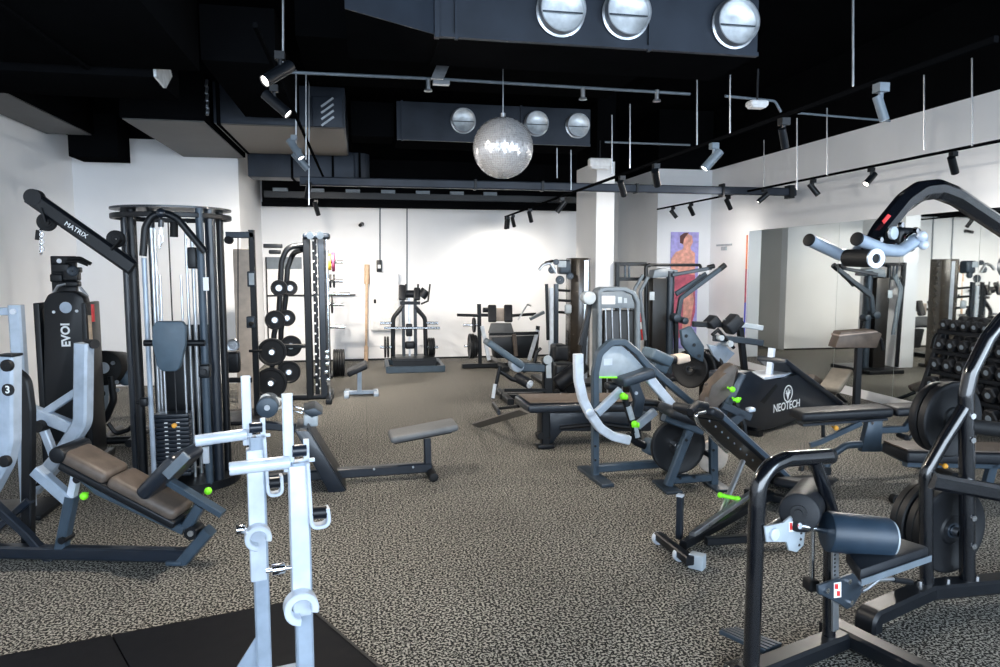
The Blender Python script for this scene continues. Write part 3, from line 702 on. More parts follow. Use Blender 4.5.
B().cyl(p(103, 368, -.1), p(121, 368, .35), .155, 28, bev=.02).put('roller_drum', RUB, t)
B().cyl(*p.N(103, 368, -.112, -.1), .05, 20).cyl(*p.N(103, 368, -.12, -.1), .025, 14).each('drum_hub', WHS, t)
B().prism(p.L([(98, 380), (109, 379), (109, 402), (105, 416), (98, 421)], -.08), .02, Y_, bev=.004).put('side_panel', LTP, t)
B().cyl(*p.N(101, 394, -.11, -.06), .03).put('panel_bolt', RUB, t)
B().tube(p.L([(100, 425), (97, 376)], -.1), .022, 10).tube(p.L([(111, 376), (114, 400), (106, 419), (94, 428)], -.1), .03, 12, bend=.12).put('hoop_frame', SAT, t)
B().pad(p(122, 376, .1), p(134, 378, .1), .2, .14, Y_, .04).put('thigh_pad', PDB, t)
B().bolts(p.L([(117, 382), (118, 390), (113, 363)], -.1), -Y_, .018).each('bolt', STL, t)
b0_, b1_ = p.F(101, 430), p.F(134, 430)
B().tube([b0_+Z*.05-Y_*.15, b0_+Z*.05+Y_*.5], .035, 10).tube([b1_+Z*.05-Y_*.15, b1_+Z*.05+Y_*.5], .035, 10).tube([b0_+Z*.05, b1_+Z*.05], .035, 10).put('base_frame', SAT, t)
B().beam([b0_+Z*.05, V((b0_.x, YR-.1, p(101, 425).z))], .05, .05).put('rear_post', SAT, t)
B().tube(p.L([(108, 423), (116, 434), (128, 430), (136, 422)], -.2), .02, 8, bend=.05).put('foot_bar', SAT, t)

# ------------------------------------------------------------------ low row bench
p = Pl((.45, 5.28), 3)
t = thing('low_row_bench', 'long low cable row bench with a black seat and slanted foot plate', 'gym machine', p.X(-.4, 0))
B().beam([p.F(251, 472)+Z*.075, p.F(431, 472)+Z*.075], .07, .075, side=p.n).put('rail', NVY, t)
B().bolts(p.L([(374, 469), (413, 467)], -.035), -p.n, .008).each('rail_bolt', STL, t)
B().cyl(p.F(431, 477)+Z*.035-p.n*.16, p.F(431, 477)+Z*.035+p.n*.16, .035, 16, bev=.008).put('rubber_foot', RUB, t)
B().beam([p(428, 470), p(427, 438)], .055, .055, side=p.n).put('seat_post', NVY, t)
B().pad(p(389, 437), p(456, 424), .27, .055, p.n, .025).put('seat_pad', PDG, t)
B().pad(p(393, 440), p(450, 429), .2, .02, p.n, .006).put('seat_pan', SAT, t)
B().prism(p.L([(296, 424), (309, 424), (347, 486), (330, 486)]), .44, p.n, bev=.006).put('foot_plate', NVY, t)
B().pad(p(308, 422, 0), p(346, 484, 0), .40, .012, p.n, .003).put('tread', SAT, t)
B().beam(p.L([(250, 424), (303, 428)], .05), .06, .06, side=p.n).beam(p.L([(252, 472), (252, 424)], .05), .06, .06, side=p.n).put('pulley_frame', NVY, t)
B().box(p(311, 418, .05), .10, .2, .09, bev=.012, ax=(p.u, p.n, Z)).put('stop_block', LTP, t)
B().prism(p.L([(303, 407), (315, 404), (323, 410), (312, 414)], .1), .3, p.n, bev=.003).put('top_plate', GUN, t)
B().cyl(*p.N(267, 408, -.1, .12), .075, 28, bev=.01).put('pulley_housing', SLT, t)
B().cyl(*p.N(267, 408, -.106, -.1), .02).put('axle', STL, t)
b = B()
for i in range(4): b.tube([p(266+i*4+5*math.cos(k*PI/8), 400+i*1.2+5*math.sin(k*PI/8), -.02+i*.03) for k in range(17)], .009, 8)
b.put('coiled_rope', ROP, t)
B().tube(p.L([(284, 402), (292, 406), (303, 409), (302, 413), (293, 411), (286, 405)], -.02), .006, 8).put('carabiner', CHR, t)

# ------------------------------------------------------------------ cable column with tan board
YC = 7.7; p = Pl((0, YC), 0)
t = thing('cable_column', 'slim black cable column with a top arm, left of the plate storage frame', 'gym machine', (p(251, 390).x, YC, 0))
q = p(251.5, 230)
B().beam([V((q.x, YC, .02)), q], .06, .06, side=X_).put('column', SAT, t)
B().beam(p.L([(226, 235), (254, 235)], -.0), .06, .065, side=Y_).put('top_arm', GUN, t)
B().cyl(*p.N(228, 240, -.05, .05), .04).put('pulley', RUB, t)
B().box(p(251.5, 279, -.03), .075, .09, .16, bev=.01).box(p(251, 322, -.04), .08, .1, .12, bev=.01).put('slider', GUN, t)
B().box(p(251.5, 279, -.08), .05, .01, .12).put('slider_label', LTP, t)
B().cyl(*p.N(251, 324, -.2, -.05), .015).ball(p(251, 324, -.2), .025).cyl(p(249, 351, -.05), p(262, 351, -.05), .015).each('pull_pin', RUB, t)
B().tube(p.L([(238, 238), (238, 350)], 0), .006, 6).put('cable', CAB, t)
pulley(p(233, 345, 0), Y_, .065).put('pulley', STL, t)
B().box(p(233, 362, .02), .14, .12, .22, bev=.02).each('pulley_block', SAT, t)
B().beam(p.L([(222, 380), (252, 380)]), .05, .05, side=Y_).put('lower_arm', SAT, t)
B().box((p(238, 390).x, YC, .02), .5, .6, .04, bev=.01).put('base', SAT, t)
a, c = ony(233, 249, 8.3), ony(252, 249, 8.3)
solo(rebase(B().box(((a.x+c.x)/2, 8.3, a.z/2), c.x-a.x, .04, a.z, bev=.006).put('leaning_board', TAN)), 'tall pale tan board standing behind the slim cable column', 'board')

# ------------------------------------------------------------------ smith frame with plate horns
YS = 8.75; p = Pl((0, YS), 0)
t = thing('smith_machine', 'black smith machine frame with curved plate storage horns', 'gym machine', (p(316, 390).x, YS, 0))
ztop = p(316, 238).z
for px, r, m, nm in ((308, .042, SAT, 'column'), (322.5, .042, NVY, 'column')):
    x = p(px, 300).x; B().beam([V((x, YS, .02)), V((x, YS, ztop))], r*2, .10, side=X_).put(nm, m, t)
x = p(315.5, 300).x
B().beam([V((x, YS+.03, .02)), V((x, YS+.03, ztop))], .05, .06, side=X_).put('stop_rail', SAT, t)
b = B()
for i in range(15): b.cyl((x-.012, YS-.001, .18+i*.125), (x-.012, YS-.006, .18+i*.125), .013, 8); b.cyl((x+.03, YS-.001, .13+i*.125), (x+.03, YS-.006, .13+i*.125), .012, 8)
b.each('rail_hole', LBL, t); 
q = p(327.8, 300).x; B().cyl((q, YS-.02, .05), (q, YS-.02, ztop), .014, 12).each('guide_rod', CHR, t)
B().box((p(316.5, 235).x, YS, ztop+.02), .32, .14, .075, bev=.03).put('top_cap', NVY, t)
B().cyl(*p.N(310, 235.5, -.08, -.06), .045).cyl(*p.N(320, 235.5, -.08, -.06), .045).each('cap_pulley', GUN, t)
b = B()
for y in (352, 358, 364, 372, 380): b.box(p(326+(y % 3), y, -.05), .05, .05, .05, bev=.01)
b.each('bar_carriage', CHR, t)
B().cyl(p(327.8, 378, -.02), p(327.8, 385, -.02), .03).put('rod_spring', CHR, t)
for off, pts in ((-.08, [(304, 245), (287, 247), (281.5, 262), (279, 312), (274, 335), (270, 398)]), (.25, [(304, 250), (293, 253), (287.5, 268), (285.5, 300), (281, 330), (280, 394)])):
    L_p = p.L(pts, off); L_p[0].y = L_p[0].y*.0+YS
    L_p[-1].z = .02
    B().tube(L_p, .033, 12, bend=.18).put('storage_horn', SAT, t)
B().box((p(300, 390).x+.10, YS, .03), .60, .09, .055, bev=.008).box((p(330, 390).x, YS, .03), .07, .8, .055, bev=.008).box((p(274, 390).x, YS+.06, .03), .09, .7, .055, bev=.008).put('base_frame', SAT, t)
B().beam(p.L([(276, 346), (306, 346)], .1), .05, .05, side=Y_).put('cross_bar', SAT, t)
B().box(p(273, 246, .3), .22, .1, .05, bev=.01).box(p(275, 252, .3), .14, .1, .05, bev=.015).put('bar_holder', SAT, t)
B().beam([p(285, 249, .3), p(306, 246, .3)], .03, .03).put('holder_arm', SAT, t)
lb = ['small', 'second smallest', 'large', 'largest lowest']
for i, (x, y, r, x2, y2, r2) in enumerate(((279, 288, .095, 290, 288, .09), (275, 320, .115, 287, 318, .10), (272, 352, .165, 291, 346, .13), (271, 383, .185, 289, 372, .14))):
    c = p(x, y, -.16); plate(c, Y_, r, .05, lb[i]+' black weight plate on the front storage horn', 'plates on the front horn', hub=STL)
    B().cyl(c-Y_*.03, p(x, y, -.06), .024, 12).each('storage_peg', CHR, t)
    c = p(x2, y2, .14); plate(c, Y_, r2, .05, lb[i]+' black weight plate on the rear storage horn', 'plates on the rear horn', hub=STL)
    B().cyl(c-Y_*.03, p(x2, y2, .26), .024, 12).beam([p(x2, y2, .25), p(max(x2-6, 279), y2, .25)], .03, .03).each('storage_peg', CHR, t)
# notice board on the back wall behind
a, c = ony(266, 257, YB-.02), ony(304, 345, YB-.02)
t = thing('wall_board', 'large pale board on the back wall behind the storage horns', 'board', ((a.x+c.x)/2, YB-.02, c.z))
B().box(((a.x+c.x)/2, YB-.015, (a.z+c.z)/2), c.x-a.x, .03, a.z-c.z).put('panel', WHT, t)
B().box(((a.x+c.x)/2, YB-.032, a.z-.1), c.x-a.x, .006, .2).put('grey_band', GRY, t)
B().beam([V((a.x, YB-.04, (a.z+c.z)/2+.1)), V((a.x+1.45, YB-.04, (a.z+c.z)/2+.1))], .02, .03).beam([V((a.x, YB-.035, a.z)), V((a.x, YB-.035, c.z))], .02, .02).put('dark_edge', SAT, t)

# ------------------------------------------------------------------ plate tree by the back wall
YP = 10.6; p = Pl((0, YP), 0); x0 = p(327, 300).x
t = thing('plate_tree', 'plate storage tree with chrome pegs by the back wall', 'plate rack', (x0, YP, 0))
B().beam([V((x0, YP, .02)), V((x0, YP, p(327, 250).z))], .07, .07, side=X_).box((x0-.08, YP, .02), .3, .5, .04, bev=.01).put('post', SAT, t)
cols = [(262, 343), (281, 343), (294, 350), (304.5, 344), (327, 345)]
for y, x1 in cols: B().cyl(p(327, y), p(x1, y), .024, 14).put('peg', CHR, t)
for i, (x, y, r, m, lab) in enumerate(((329.6, 262, .12, mat('yellow_bumper', (.75, .55, .06), .5), 'small yellow weight plate on the top peg of the plate tree'), (333.4, 262, .14, mat('plum_bumper', (.28, .05, .12), .5), 'plum weight plate beside the yellow one on the plate tree'), (330.5, 281, .10, PLT, 'thin black weight plate, inner of two on the second peg'), (334, 281, .10, PLT, 'thin black weight plate, outer of two on the second peg'), (332, 304.5, .13, PLT, 'black weight plate on the fourth peg of the plate tree'))):
    plate(p(x, y), X_, r, .04 if m is not PLT else .025, lab, None, m)
for i in range(5):
    x = p(334.2+i*2.3, 350).x
    plate((x, YP-.02, .20), X_, .20, .028, 'thick black weight plate, number %s of the row standing on the floor by the plate tree' % ('one', 'two', 'three', 'four', 'five')[i] if 0 else ['first', 'second', 'third', 'fourth', 'last'][i]+' black weight plate in the row standing on the floor by the plate tree', 'plates standing by the plate tree')

# ------------------------------------------------------------------ pole, cabinet, wall bits
p = Pl((0, YB-.06), 0)
t = thing('wooden_pole', 'slim pale wooden pole leaning on the back wall beside the white cabinet', 'pole', p.F(366, 360))
B().cyl(p.F(366, 360)+V((0, -.06, .0)), p(367, 266)+V((0, .03, 0)), .022, 12).put('shaft', WOD, t)
B().cyl(p(366.7, 284)+V((0, .015, 0)), p(367, 264.5)+V((0, .03, 0)), .045, 14).put('grip_sleeve', WOD, t)
B().cyl(p.F(366, 360)+V((0, -.06, .0)), p(366.2, 346)+V((0, -.05, 0)), .034, 14).put('end_cap', WOD, t)
a, c = ony(370, 273, YB-.12), ony(399, 330, YB-.12)
t = thing('electrical_cabinet', 'white metal electrical cabinet on the back wall', 'cabinet', ((a.x+c.x)/2, YB-.06, c.z))
B().box(((a.x+c.x)/2, YB-.065, (a.z+c.z)/2), c.x-a.x, .12, a.z-c.z, bev=.008).put('housing', WHT, t)
B().box(((a.x+c.x)/2, YB-.13, (a.z+c.z)/2), c.x-a.x-.05, .015, a.z-c.z-.05, bev=.004).put('door', WHT, t)
B().box((a.x+.075, YB-.14, (a.z+c.z)/2+.01), .04, .02, .07, bev=.006).put('latch', RUB, t)
a, c = ony(376.5, 260, YB-.06), ony(382, 272, YB-.06)
t = thing('alarm_box', 'small dark box with a pale face above the white cabinet', 'alarm', ((a.x+c.x)/2, YB-.05, c.z))
B().box(((a.x+c.x)/2, YB-.045, (a.z+c.z)/2), c.x-a.x, .07, a.z-c.z, bev=.008).put('body', SAT, t)
B().box(((a.x+c.x)/2, YB-.082, (a.z+c.z)/2-.01), .05, .006, .06).put('face', LBL, t)
q = ony(362, 224, YB-.04)
t = thing('security_camera', 'tiny black camera on the blank upper back wall', 'camera', q)
B().cyl(q+Y_*.04, q, .035, 14).put('mount', SAT, t); B().cyl(q, q+V((-.03, -.12, -.03)), .03, 14).put('body', SAT, t)
# ------------------------------------------------------------------ small bench
p = Pl((-.08, 8.95), 0)
t = thing('preacher_bench', 'little silver framed bench with a tilted black pad near the smith machine', 'bench', p.F(360, 394))
B().beam([p.F(344, 394)+Z*.03, p.F(377, 394)+Z*.03], .05, .05, side=Y_).box(p.F(347, 394)+Z*.02, .06, .5, .04, bev=.006).box(p.F(376, 394)+Z*.02, .06, .36, .04, bev=.006).put('base_frame', SLV, t)
B().beam(p.L([(359.5, 392), (359.5, 371)]), .08, .055, side=Y_).put('post', SLV, t)
B().box(p(359.5, 382, -.03), .035, .01, .14).put('slot', SAT, t)
B().pad(p(348, 373), p(367, 364), .38, .07, Y_, .02).put('pad', PAD, t)

# ------------------------------------------------------------------ calf machine against the back wall
p = Pl((0, 10.75), 0)
t = thing('standing_calf_machine', 'black arched standing calf machine on a raised deck against the back wall', 'gym machine', p.F(415, 372))
b = B(); z0 = p.F(388, 372); z1 = p.F(443, 372)
for yy in (-.05, .85): b.beam([z0+Z*.05+Y_*yy, z1+Z*.05+Y_*yy], .06, .1, side=Y_)
for q in (z0, z1): b.beam([q+Z*.05-Y_*.05, q+Z*.05+Y_*.85], .06, .1, side=X_)
b.put('base_frame', SLT, t)
a, c = p.F(393, 370), p.F(436, 370)
B().box(((a.x+c.x)/2, 10.75+.3, .19), c.x-a.x, .62, .04, bev=.005).box(((a.x+c.x)/2, 10.72, .12), c.x-a.x, .03, .14).put('deck', SAT, t)
B().tube(p.L([(393, 360), (393, 318), (403, 306)], .4), .035, 12, bend=.15).put('arch_tube', SAT, t)
B().tube(p.L([(426, 360), (425, 318), (415, 307)], .4), .035, 12, bend=.15).put('arch_tube', SAT, t)
for x, m in ((403, NVY), (409, STL), (415, NVY)):
    q = p(x, 297, .4); B().beam([V((q.x, q.y, .2)), q], .05 if m is NVY else .03, .06, side=X_).put('column', m, t)
B().box(p(409, 330, .38), .1, .1, .2, bev=.02).box(p(410, 345, .36), .16, .1, .12, bev=.03).put('carriage', SAT, t)
B().beam(p.L([(400, 303), (420, 303)], .35), .05, .05, side=Y_).put('yoke', SAT, t)
B().pad(p(402, 300, .1), p(402, 285, .2), .1, .06, X_, .02).pad(p(417, 300, .1), p(417, 288, .2), .1, .06, X_, .02).each('shoulder_pad', PAD, t)
B().cyl(p(405, 294, .2), p(420, 294, .2), .06, 14).cyl(p(421, 297, .2), p(426, 290, .2), .075, 14).put('roller', PAD, t)
B().tube(p.L([(421, 304), (428, 301), (430, 284)], .1), .014, 8).tube(p.L([(418, 300), (418, 284)], .1), .014, 8).tube(p.L([(405, 300), (406, 284)], .1), .014, 8).each('handle', SAT, t)
B().cyl(p(384, 328, .35), p(440, 328, .35), .022, 12).put('lift_bar', CHR, t)
for x0_, x1_, y in ((380, 393, 323), (425, 438, 323), (380, 393, 347), (425, 438, 347)):
    B().cyl(p(x0_, y, .4), p(x1_, y, .4), .024, 12).each('storage_peg', CHR, t)
for i, x in enumerate((385.2, 388)): plate(p(x, 347, .4), X_, .17, .03, ('outer', 'inner')[i]+' black weight plate on the calf machine peg nearest the white cabinet', 'plates on the left calf machine peg')
for i, x in enumerate((429.2, 431.4, 433.6)): plate(p(x, 347, .4), X_, .15, .028, ('inner', 'middle', 'outer')[i]+' black weight plate on the calf machine peg away from the cabinet', 'plates on the right calf machine peg')
# ------------------------------------------------------------------ lat pulldown, right foreground
p = Pl((1.53, 2.36), 18)
t = thing('pulldown_machine', 'black plate loaded pulldown machine with an overhead curved arm and thigh rollers', 'gym machine', p.X(.6, 0))
fo = p.F(757, 690); re_ = p.F(968, 600)
def PZ(px, py, z):                       # point at height z on a pixel
    return onz(px, py, z)
hp = p.L([(757, 600), (757, 500), (768, 462), (806, 457), (830, 455)]); hp[0] = V((hp[1].x, hp[1].y, .04))
B().tube(p.L([(757, 690)])and [hp[0]]+p.L([(757, 505), (759, 482), (770, 466), (786, 459), (830, 456)]), .031, 20, bend=.10).put('hoop_post', BLK, t)
B().cyl(p(828, 456), p(831, 456), .0315, 20).put('end_cap', RUB, t)
k = p(829, 640); k = V((k.x, k.y, .05))
B().tube([p(815, 461), p(833, 515), p(830, 545), k], .026, 18, bend=.10).put('seat_post', BLK, t)
# base
B().beam([V((hp[0].x, hp[0].y, .045))-p.u*.04, V((hp[0].x, hp[0].y, .045))+p.u*.62], .09, .07, side=p.n, c=.012).put('base_beam', SAT, t)
B().box(V((hp[0].x, hp[0].y, .03))-p.u*.0, .1, .2, .05, ax=(p.u, p.n, Z), bev=.012).put('front_foot', BLK, t)
q = V((hp[0].x, hp[0].y, .05))+p.u*.58
B().beam([q-p.n*.45, q+p.n*.1], .09, .07, side=p.u, c=.012).put('cross_beam', SAT, t)
# bracket, rollers
br = p.L([(764, 526), (783, 523), (790, 516), (802, 515), (805, 526), (803, 545), (796, 552), (788, 550), (786, 541), (766, 542)], -.04)
bk = B().prism(br, .008, p.n, bev=.002).put('roller_bracket', LTP, t)
B().cyl(*p.N(776, 535, -.055, -.04), .024, 18, bev=.004).put('bracket_bolt', WHS, bk)
B().prism(p.L([(789, 522), (795, 521), (795, 531), (789, 532)], -.0455), .002, p.n).put('white_label', LBL, bk)
B().prism(p.L([(790, 523), (792, 523), (792, 530), (790, 530)], -.0475), .002, p.n).put('red_mark', RED, bk)
b = B()
for i in range(5): b.cyl(p(799+[0, 1.5, 2, 1.5, 0][i], 521+i*6, -.046), p(799+[0, 1.5, 2, 1.5, 0][i], 521+i*6, -.044), .006, 8)
b.each('peg_hole', SAT, bk)
bkc = p(800, 525, 0)
a = PZ(801, 513, p(800, 520).z); ax = (p.n*.9-p.u*.02+V((.12, 0, 0))).normalized()
c0 = p(799, 513, -.06); c1 = p(812, 494, .22)
B().cyl(c0, c1, .075, 32, bev=.012).put('far_roller', GRY if 0 else PAD, t)
B().cyl(c0-(c1-c0).normalized()*.012, c0, .03, 18).cyl(c0-(c1-c0).normalized()*.03, c0, .016, 12).each('roller_cap', SAT, t)
d0, d1 = p(826, 531, -.10), p(889, 538, -.22)
B().cyl(d0, d1, .077, 36, bev=.012).put('near_roller', PDB if 0 else mat('navy_roller_vinyl', (.018, .034, .055), .4, bump=.3, bscale=500), t)
dd = (d1-d0).normalized()
B().cyl(d1-dd*.002, d1+dd*.006, .068, 32).put('roller_end', LTP, t)
B().cyl(p(800, 526, -.08), d0+dd*.02, .012, 12).put('roller_axle', CHR, t)
B().tube(p.L([(813, 505), (812, 583)], .06), .010, 12).put('gas_rod', CHR, t)
B().tube(p.L([(768, 528), (790, 515), (800, 508)], .02), .013, 10).put('bracket_arm', STL, t)
B().box(p(811, 584, .06), .05, .06, .05, bev=.012).put('rod_end', RUB, t)
# seat
s0, s1, s2, s3 = (PZ(845, 556, .50), PZ(889, 540, .50), PZ(930, 553, .50), PZ(860, 577, .50))
B().prism([s0, s1, s2, s3], .055, Z, bev=.016).put('seat_pad', PAD, t)
B().prism([x-Z*.034+((s0+s1+s2+s3)/4-x)*.12 for x in (s0, s1, s2, s3)], .014, Z).put('seat_pan', GUN, t)
B().prism([x-Z*.005+((s2+s3)/2-(s0+s1)/2).normalized()*.008 for x in (s3, s2)]+[x-Z*.03+((s2+s3)/2-(s0+s1)/2).normalized()*.008 for x in (s2, s3)], .004, (s2-s3).cross(Z)).put('seat_piping', GRY, t)
adj = B().prism(p.L([(817, 585), (838, 578), (852, 573), (862, 580), (862, 590), (852, 606), (846, 609), (838, 602), (818, 594)], -.045), .012, p.n, bev=.003).put('adjuster_plate', GUN, t)
B().bolts(p.L([(826, 590), (848, 581), (860, 583), (850, 602)], -.052), -p.n, .012, .01).each('plate_bolt', CHR, adj)
B().prism(p.L([(834, 583), (841, 582), (841, 597), (834, 598)], -.0525), .002, p.n).put('white_label', LBL, adj)
B().prism(p.L([(835, 584), (838, 584), (838, 589), (835, 589)], -.0545), .002, p.n).prism(p.L([(837, 591), (840, 591), (840, 596), (837, 596)], -.0545), .002, p.n).each('red_mark', RED, adj)
B().beam(p.L([(835, 550), (835, 630)], -.03), .012, .036, side=p.n).put('slide_strip', STL, t)
b = B()
for i in range(8): b.cyl(*p.N(835, 555+i*4, -.037, -.0362), .005, 8)
b.each('strip_hole', SAT, t)
B().tube(p.L([(862, 591), (866, 589), (878, 580), (893, 579), (911, 582)], -.10), .008, 10, bend=.03).put('seat_lever', STL, t)
B().cyl(p(893, 579.5, -.10), p(911, 582, -.10), .012, 12).put('lever_grip', SAT, t)
f0, f1, f2, f3 = (PZ(719, 632, .06), PZ(738, 629, .06), PZ(782, 645, .06), PZ(765, 653, .06))
B().prism([f0, f1, f2, f3], .02, Z, bev=.003).put('foot_tread', SLT, t)
b = B()
for i in range(4):
    u0 = f0.lerp(f1, .15+.22*i); u1 = f3.lerp(f2, .15+.22*i); b.beam([u0+Z*.012, u1+Z*.012], .012, .004)
b.each('tread_rib', GUN, t)
# rear frame
r0, r1 = onz(966, 603), onz(926, 607)
ru = (r0-r1).normalized()
ends = onz(868, 632)
B().beam([V((ends.x, ends.y, .015)), V((ends.x, ends.y, .075)), V((r1.x, r1.y, .085)), V((r0.x, r0.y, .085)), V((r0.x, r0.y, .085))+ru*.7], .10, .07, side=p.n, c=.012, bend=.03).put('rear_beam', SAT, t)
pr = Pl(r0, math.degrees(math.atan2(ru.y, ru.x)))
B().tube([V((r0.x, r0.y, .1))]+pr.L([(967, 500), (966, 395), (971, 372), (988, 338), (1004, 318), (1035, 300)]), .034, 20, bend=.12).put('rear_upright', BLK, t)
B().tube([V((r1.x, r1.y, .1))]+pr.L([(926, 560), (926, 472), (944, 440), (964, 408)]), .030, 18, bend=.12).put('front_upright', BLK, t)
B().bolts([V((r0.x, r0.y, .12))+ru*x for x in (-.26, -.11, .05)], Z, .013, .012).each('beam_bolt', CHR, t)
B().bolts(pr.L([(972, 416), (972, 440), (973, 518), (973, 546)], -.032), -pr.n, .014, .01).each('post_bolt', CHR, t)
B().tube(pr.L([(968, 426), (1060, 436)]), .035, 16).put('loading_peg', RUB, t)
B().beam(pr.L([(930, 480), (1000, 493), (1060, 504)], -.03), .07, .075, side=pr.n, c=.015).put('lower_bar', BLK, t)
B().tube(pr.L([(1035, 302), (1060, 330), (1060, 600)], .0), .034, 16, bend=.2).put('rear_stay', BLK, t)
B().beam([pr(1035, 302), p(1058, 268, -.0)], .07, .07, side=p.n).put('pivot_bracket', BLK, t)
# lever arm
La = p.L([(866, 262), (878, 234), (903, 203), (920, 191), (937, 189), (955, 196), (1000, 226), (1060, 268)], .02)
arm = B().beam(La, .075, .085, side=p.n, bend=.18, c=.026).put('lever_arm', BLK, t)
B().cyl(*p.N(1058, 266, -.12, .12), .05, 20).each('arm_pivot', STL, t)
B().prism(p.L([(882, 221), (888, 214), (891, 216), (884, 224)], -.021), .002, p.n).put('red_mark', RED, arm)
for nm, pts, off in (('handle', [(809, 240), (840, 255), (852, 256), (862, 247)], .10), ('handle', [(857, 239), (884, 250), (900, 251), (914, 242), (922, 238)], -.12)):
    h = B().tube(p.L(pts, off), .024, 16, bend=.05).put(nm, SLV, t)
    q0 = p.L(pts[:2], off); e = (q0[0]-q0[1]).normalized()
    B().cyl(q0[0]-e*.005, q0[0]+e*.006, .026, 16, bev=.003).put('handle_cap', RUB, h)
B().cyl(p(848, 258, -.02), p(875, 258.5, -.16), .034, 20).put('sleeve', RUB, t)
B().lathe(p(875, 258.5, -.16), p(875, 258.5, -.16)-p(848, 258, -.02), [(.018, 0), (.036, 0), (.036, .008), (.018, .008)], 24, close=True).put('sleeve_ring', WHS, t)
B().ball(p(922, 236, -.15), .020, 16).put('ball_end', WHS, t); B().ball(p(923.5, 245, -.15), .019, 16).put('ball_end', WHS, t)
B().box(p(900, 240, -.05), .11, .08, .10, bev=.02, ax=(p.u, p.n, Z)).tube(p.L([(872, 256), (884, 246), (900, 240), (916, 232)], -.04), .022, 12).put('swivel_block', SAT, t)
B().cyl(*p.N(895, 233, -.10, -.085), .026, 18, bev=.003).put('swivel_cap', LTP, t)
B().bolts(p.L([(893, 246), (906, 236), (911, 244), (879, 240), (915, 231), (900, 225)], -.095), -p.n, .011, .012).each('swivel_bolt', CHR, t)
B().tube(p.L([(904, 248), (906, 238), (913, 233), (917, 240)], -.11), .008, 10, bend=.02).put('hook', CHR, t)
# plates on the machine
pc = p(950, 419, .10); axp = (V((.12, -.99, .0))).normalized()
for i, (dx, r, lab) in enumerate(((0, .185, 'upper black weight plate with a dished face on the pulldown machine'), (.06, .175, 'upper rear black weight plate behind the dished one on the pulldown machine'))):
    plate(pc-axp*(dx), axp, r, .045, lab)
B().cyl(pc+axp*.05, pc-axp*.14, .024, 14).put('upper_peg', CHR, t)
pc = p(942, 526, .10); axp = V((.12, -.99, 0)).normalized()
for i in range(4):
    plate(pc-axp*(.048*i-.04), axp, .215-.01*(i % 2), .042, ['front', 'second', 'third', 'rear'][i]+' black weight plate in the lower bundle on the pulldown machine', 'lower plates on the pulldown machine')
B().cyl(pc+axp*.10, pc-axp*.2, .024, 14).put('lower_peg', CHR, t)
q = onz(897, 503); 
t2 = thing('barbell_collar', 'small black clamp collar lying on the floor behind the pulldown machine', 'collar', q)
B().lathe(q+Z*.03+V((-.02, 0, 0)), Y_, [(.018, -.02), (.032, -.02), (.032, .02), (.018, .02)], 20, close=True).put('ring', RUB, t2)
B().beam([q+Z*.03, q+Z*.035+RT*.14], .03, .03).put('lever', RUB, t2)

# ------------------------------------------------------------------ back extension bench with wheels
p = Pl(onz(690, 556), 44)
t = thing('extension_bench', 'long sloping back extension bench with white wheels and lime knobs', 'bench', p.X(.3, 0))
W = [onz(658, 544), onz(679, 561)]
for w_ in W:
    ax = (W[1]-W[0]).normalized(); c = w_+Z*.036
    B().lathe(c-ax*.016, ax, [(.008, 0), (.034, 0), (.037, .006), (.037, .026), (.034, .032), (.008, .032)], 24, close=True).put('wheel', WHS, t)
    B().cyl(c-ax*.02, c+ax*.03, .012, 12).put('wheel_axle', SAT, t)
B().beam([W[0]+Z*.05, W[1]+Z*.05+(W[1]-W[0]).normalized()*.12], .05, .05).put('front_cross', SAT, t)
q = onz(697, 568); B().box(q+Z*.04, .06, .08, .08, bev=.006, ax=(p.u, p.n, Z)).put('foot_block', LTP, t)
q = onz(679, 545); z_t = p(679, 498).z
B().beam([q+Z*.04, q+Z*.29], .036, .036, side=p.n).put('stop_post', NVY, t)
B().box(q+Z*.295, .036, .036, .012, ax=(p.u, p.n, Z)).put('post_cap', WHS, t)
L0 = onz(683, 545, .05); L1 = onz(752, 506, .05)
du = (L1-L0).normalized()
B().beam([L0, L0+du*1.2], .045, .05).each('base_rail', SAT, t)
B().beam([L0+du*.1+Z*.03, L0+du*1.0+Z*.10], .035, .03).put('slide_rail', STL, t)
L2 = onz(706, 541, .06); L3 = onz(752, 538, .06)
B().beam([L2, L3, L3+(L3-L2).normalized()*.3], .045, .045).put('side_rail', SAT, t)
bx = L0+du*1.2
B().box((bx.x, bx.y, .04), .07, .36, .05, ax=(V((du.x, du.y, 0)), V((-du.y, du.x, 0)), Z), bev=.006).put('rear_foot', SAT, t)
pb = Pl(onz(720, 523), 38)
S = pb.L([(703, 409), (764, 463), (800, 497)])
B().beam(S, .215, .04, side=pb.n, c=.02).put('slab', mat('steel_blue_paint', (.10, .14, .19), .35), t)
B().beam([x-Z*.042 for x in S], .21, .034, side=pb.n, c=.012).put('slab_frame', SAT, t)
b = B()
for i in range(8): q = pb(709+i*6.2, 421+i*5.6, -.108); b.cyl(q, q-pb.n*.006, .006, 8)
b.each('frame_hole', GRY, t)
B().tube(pb.L([(690, 412), (697, 404), (706, 406)], -.08), .022, 10).pad(pb(692, 408, 0), pb(704, 414, 0), .26, .05, pb.n, .02).put('head_pad', PAD, t)
B().tube(pb.L([(705, 412), (695, 414), (698, 424), (727, 452)], -.13), .010, 10, bend=.03).put('side_handle', CHR, t)
q = pb(721, 523); q = V((q.x, q.y, .06))
B().tube([q, pb(730, 492), pb(743, 461)], .017, 14).put('strut', STL, t)
B().tube([V((pb(800, 520).x, pb(800, 520).y, .05)), pb(796, 496)], .022, 12).put('rear_strut', SAT, t)
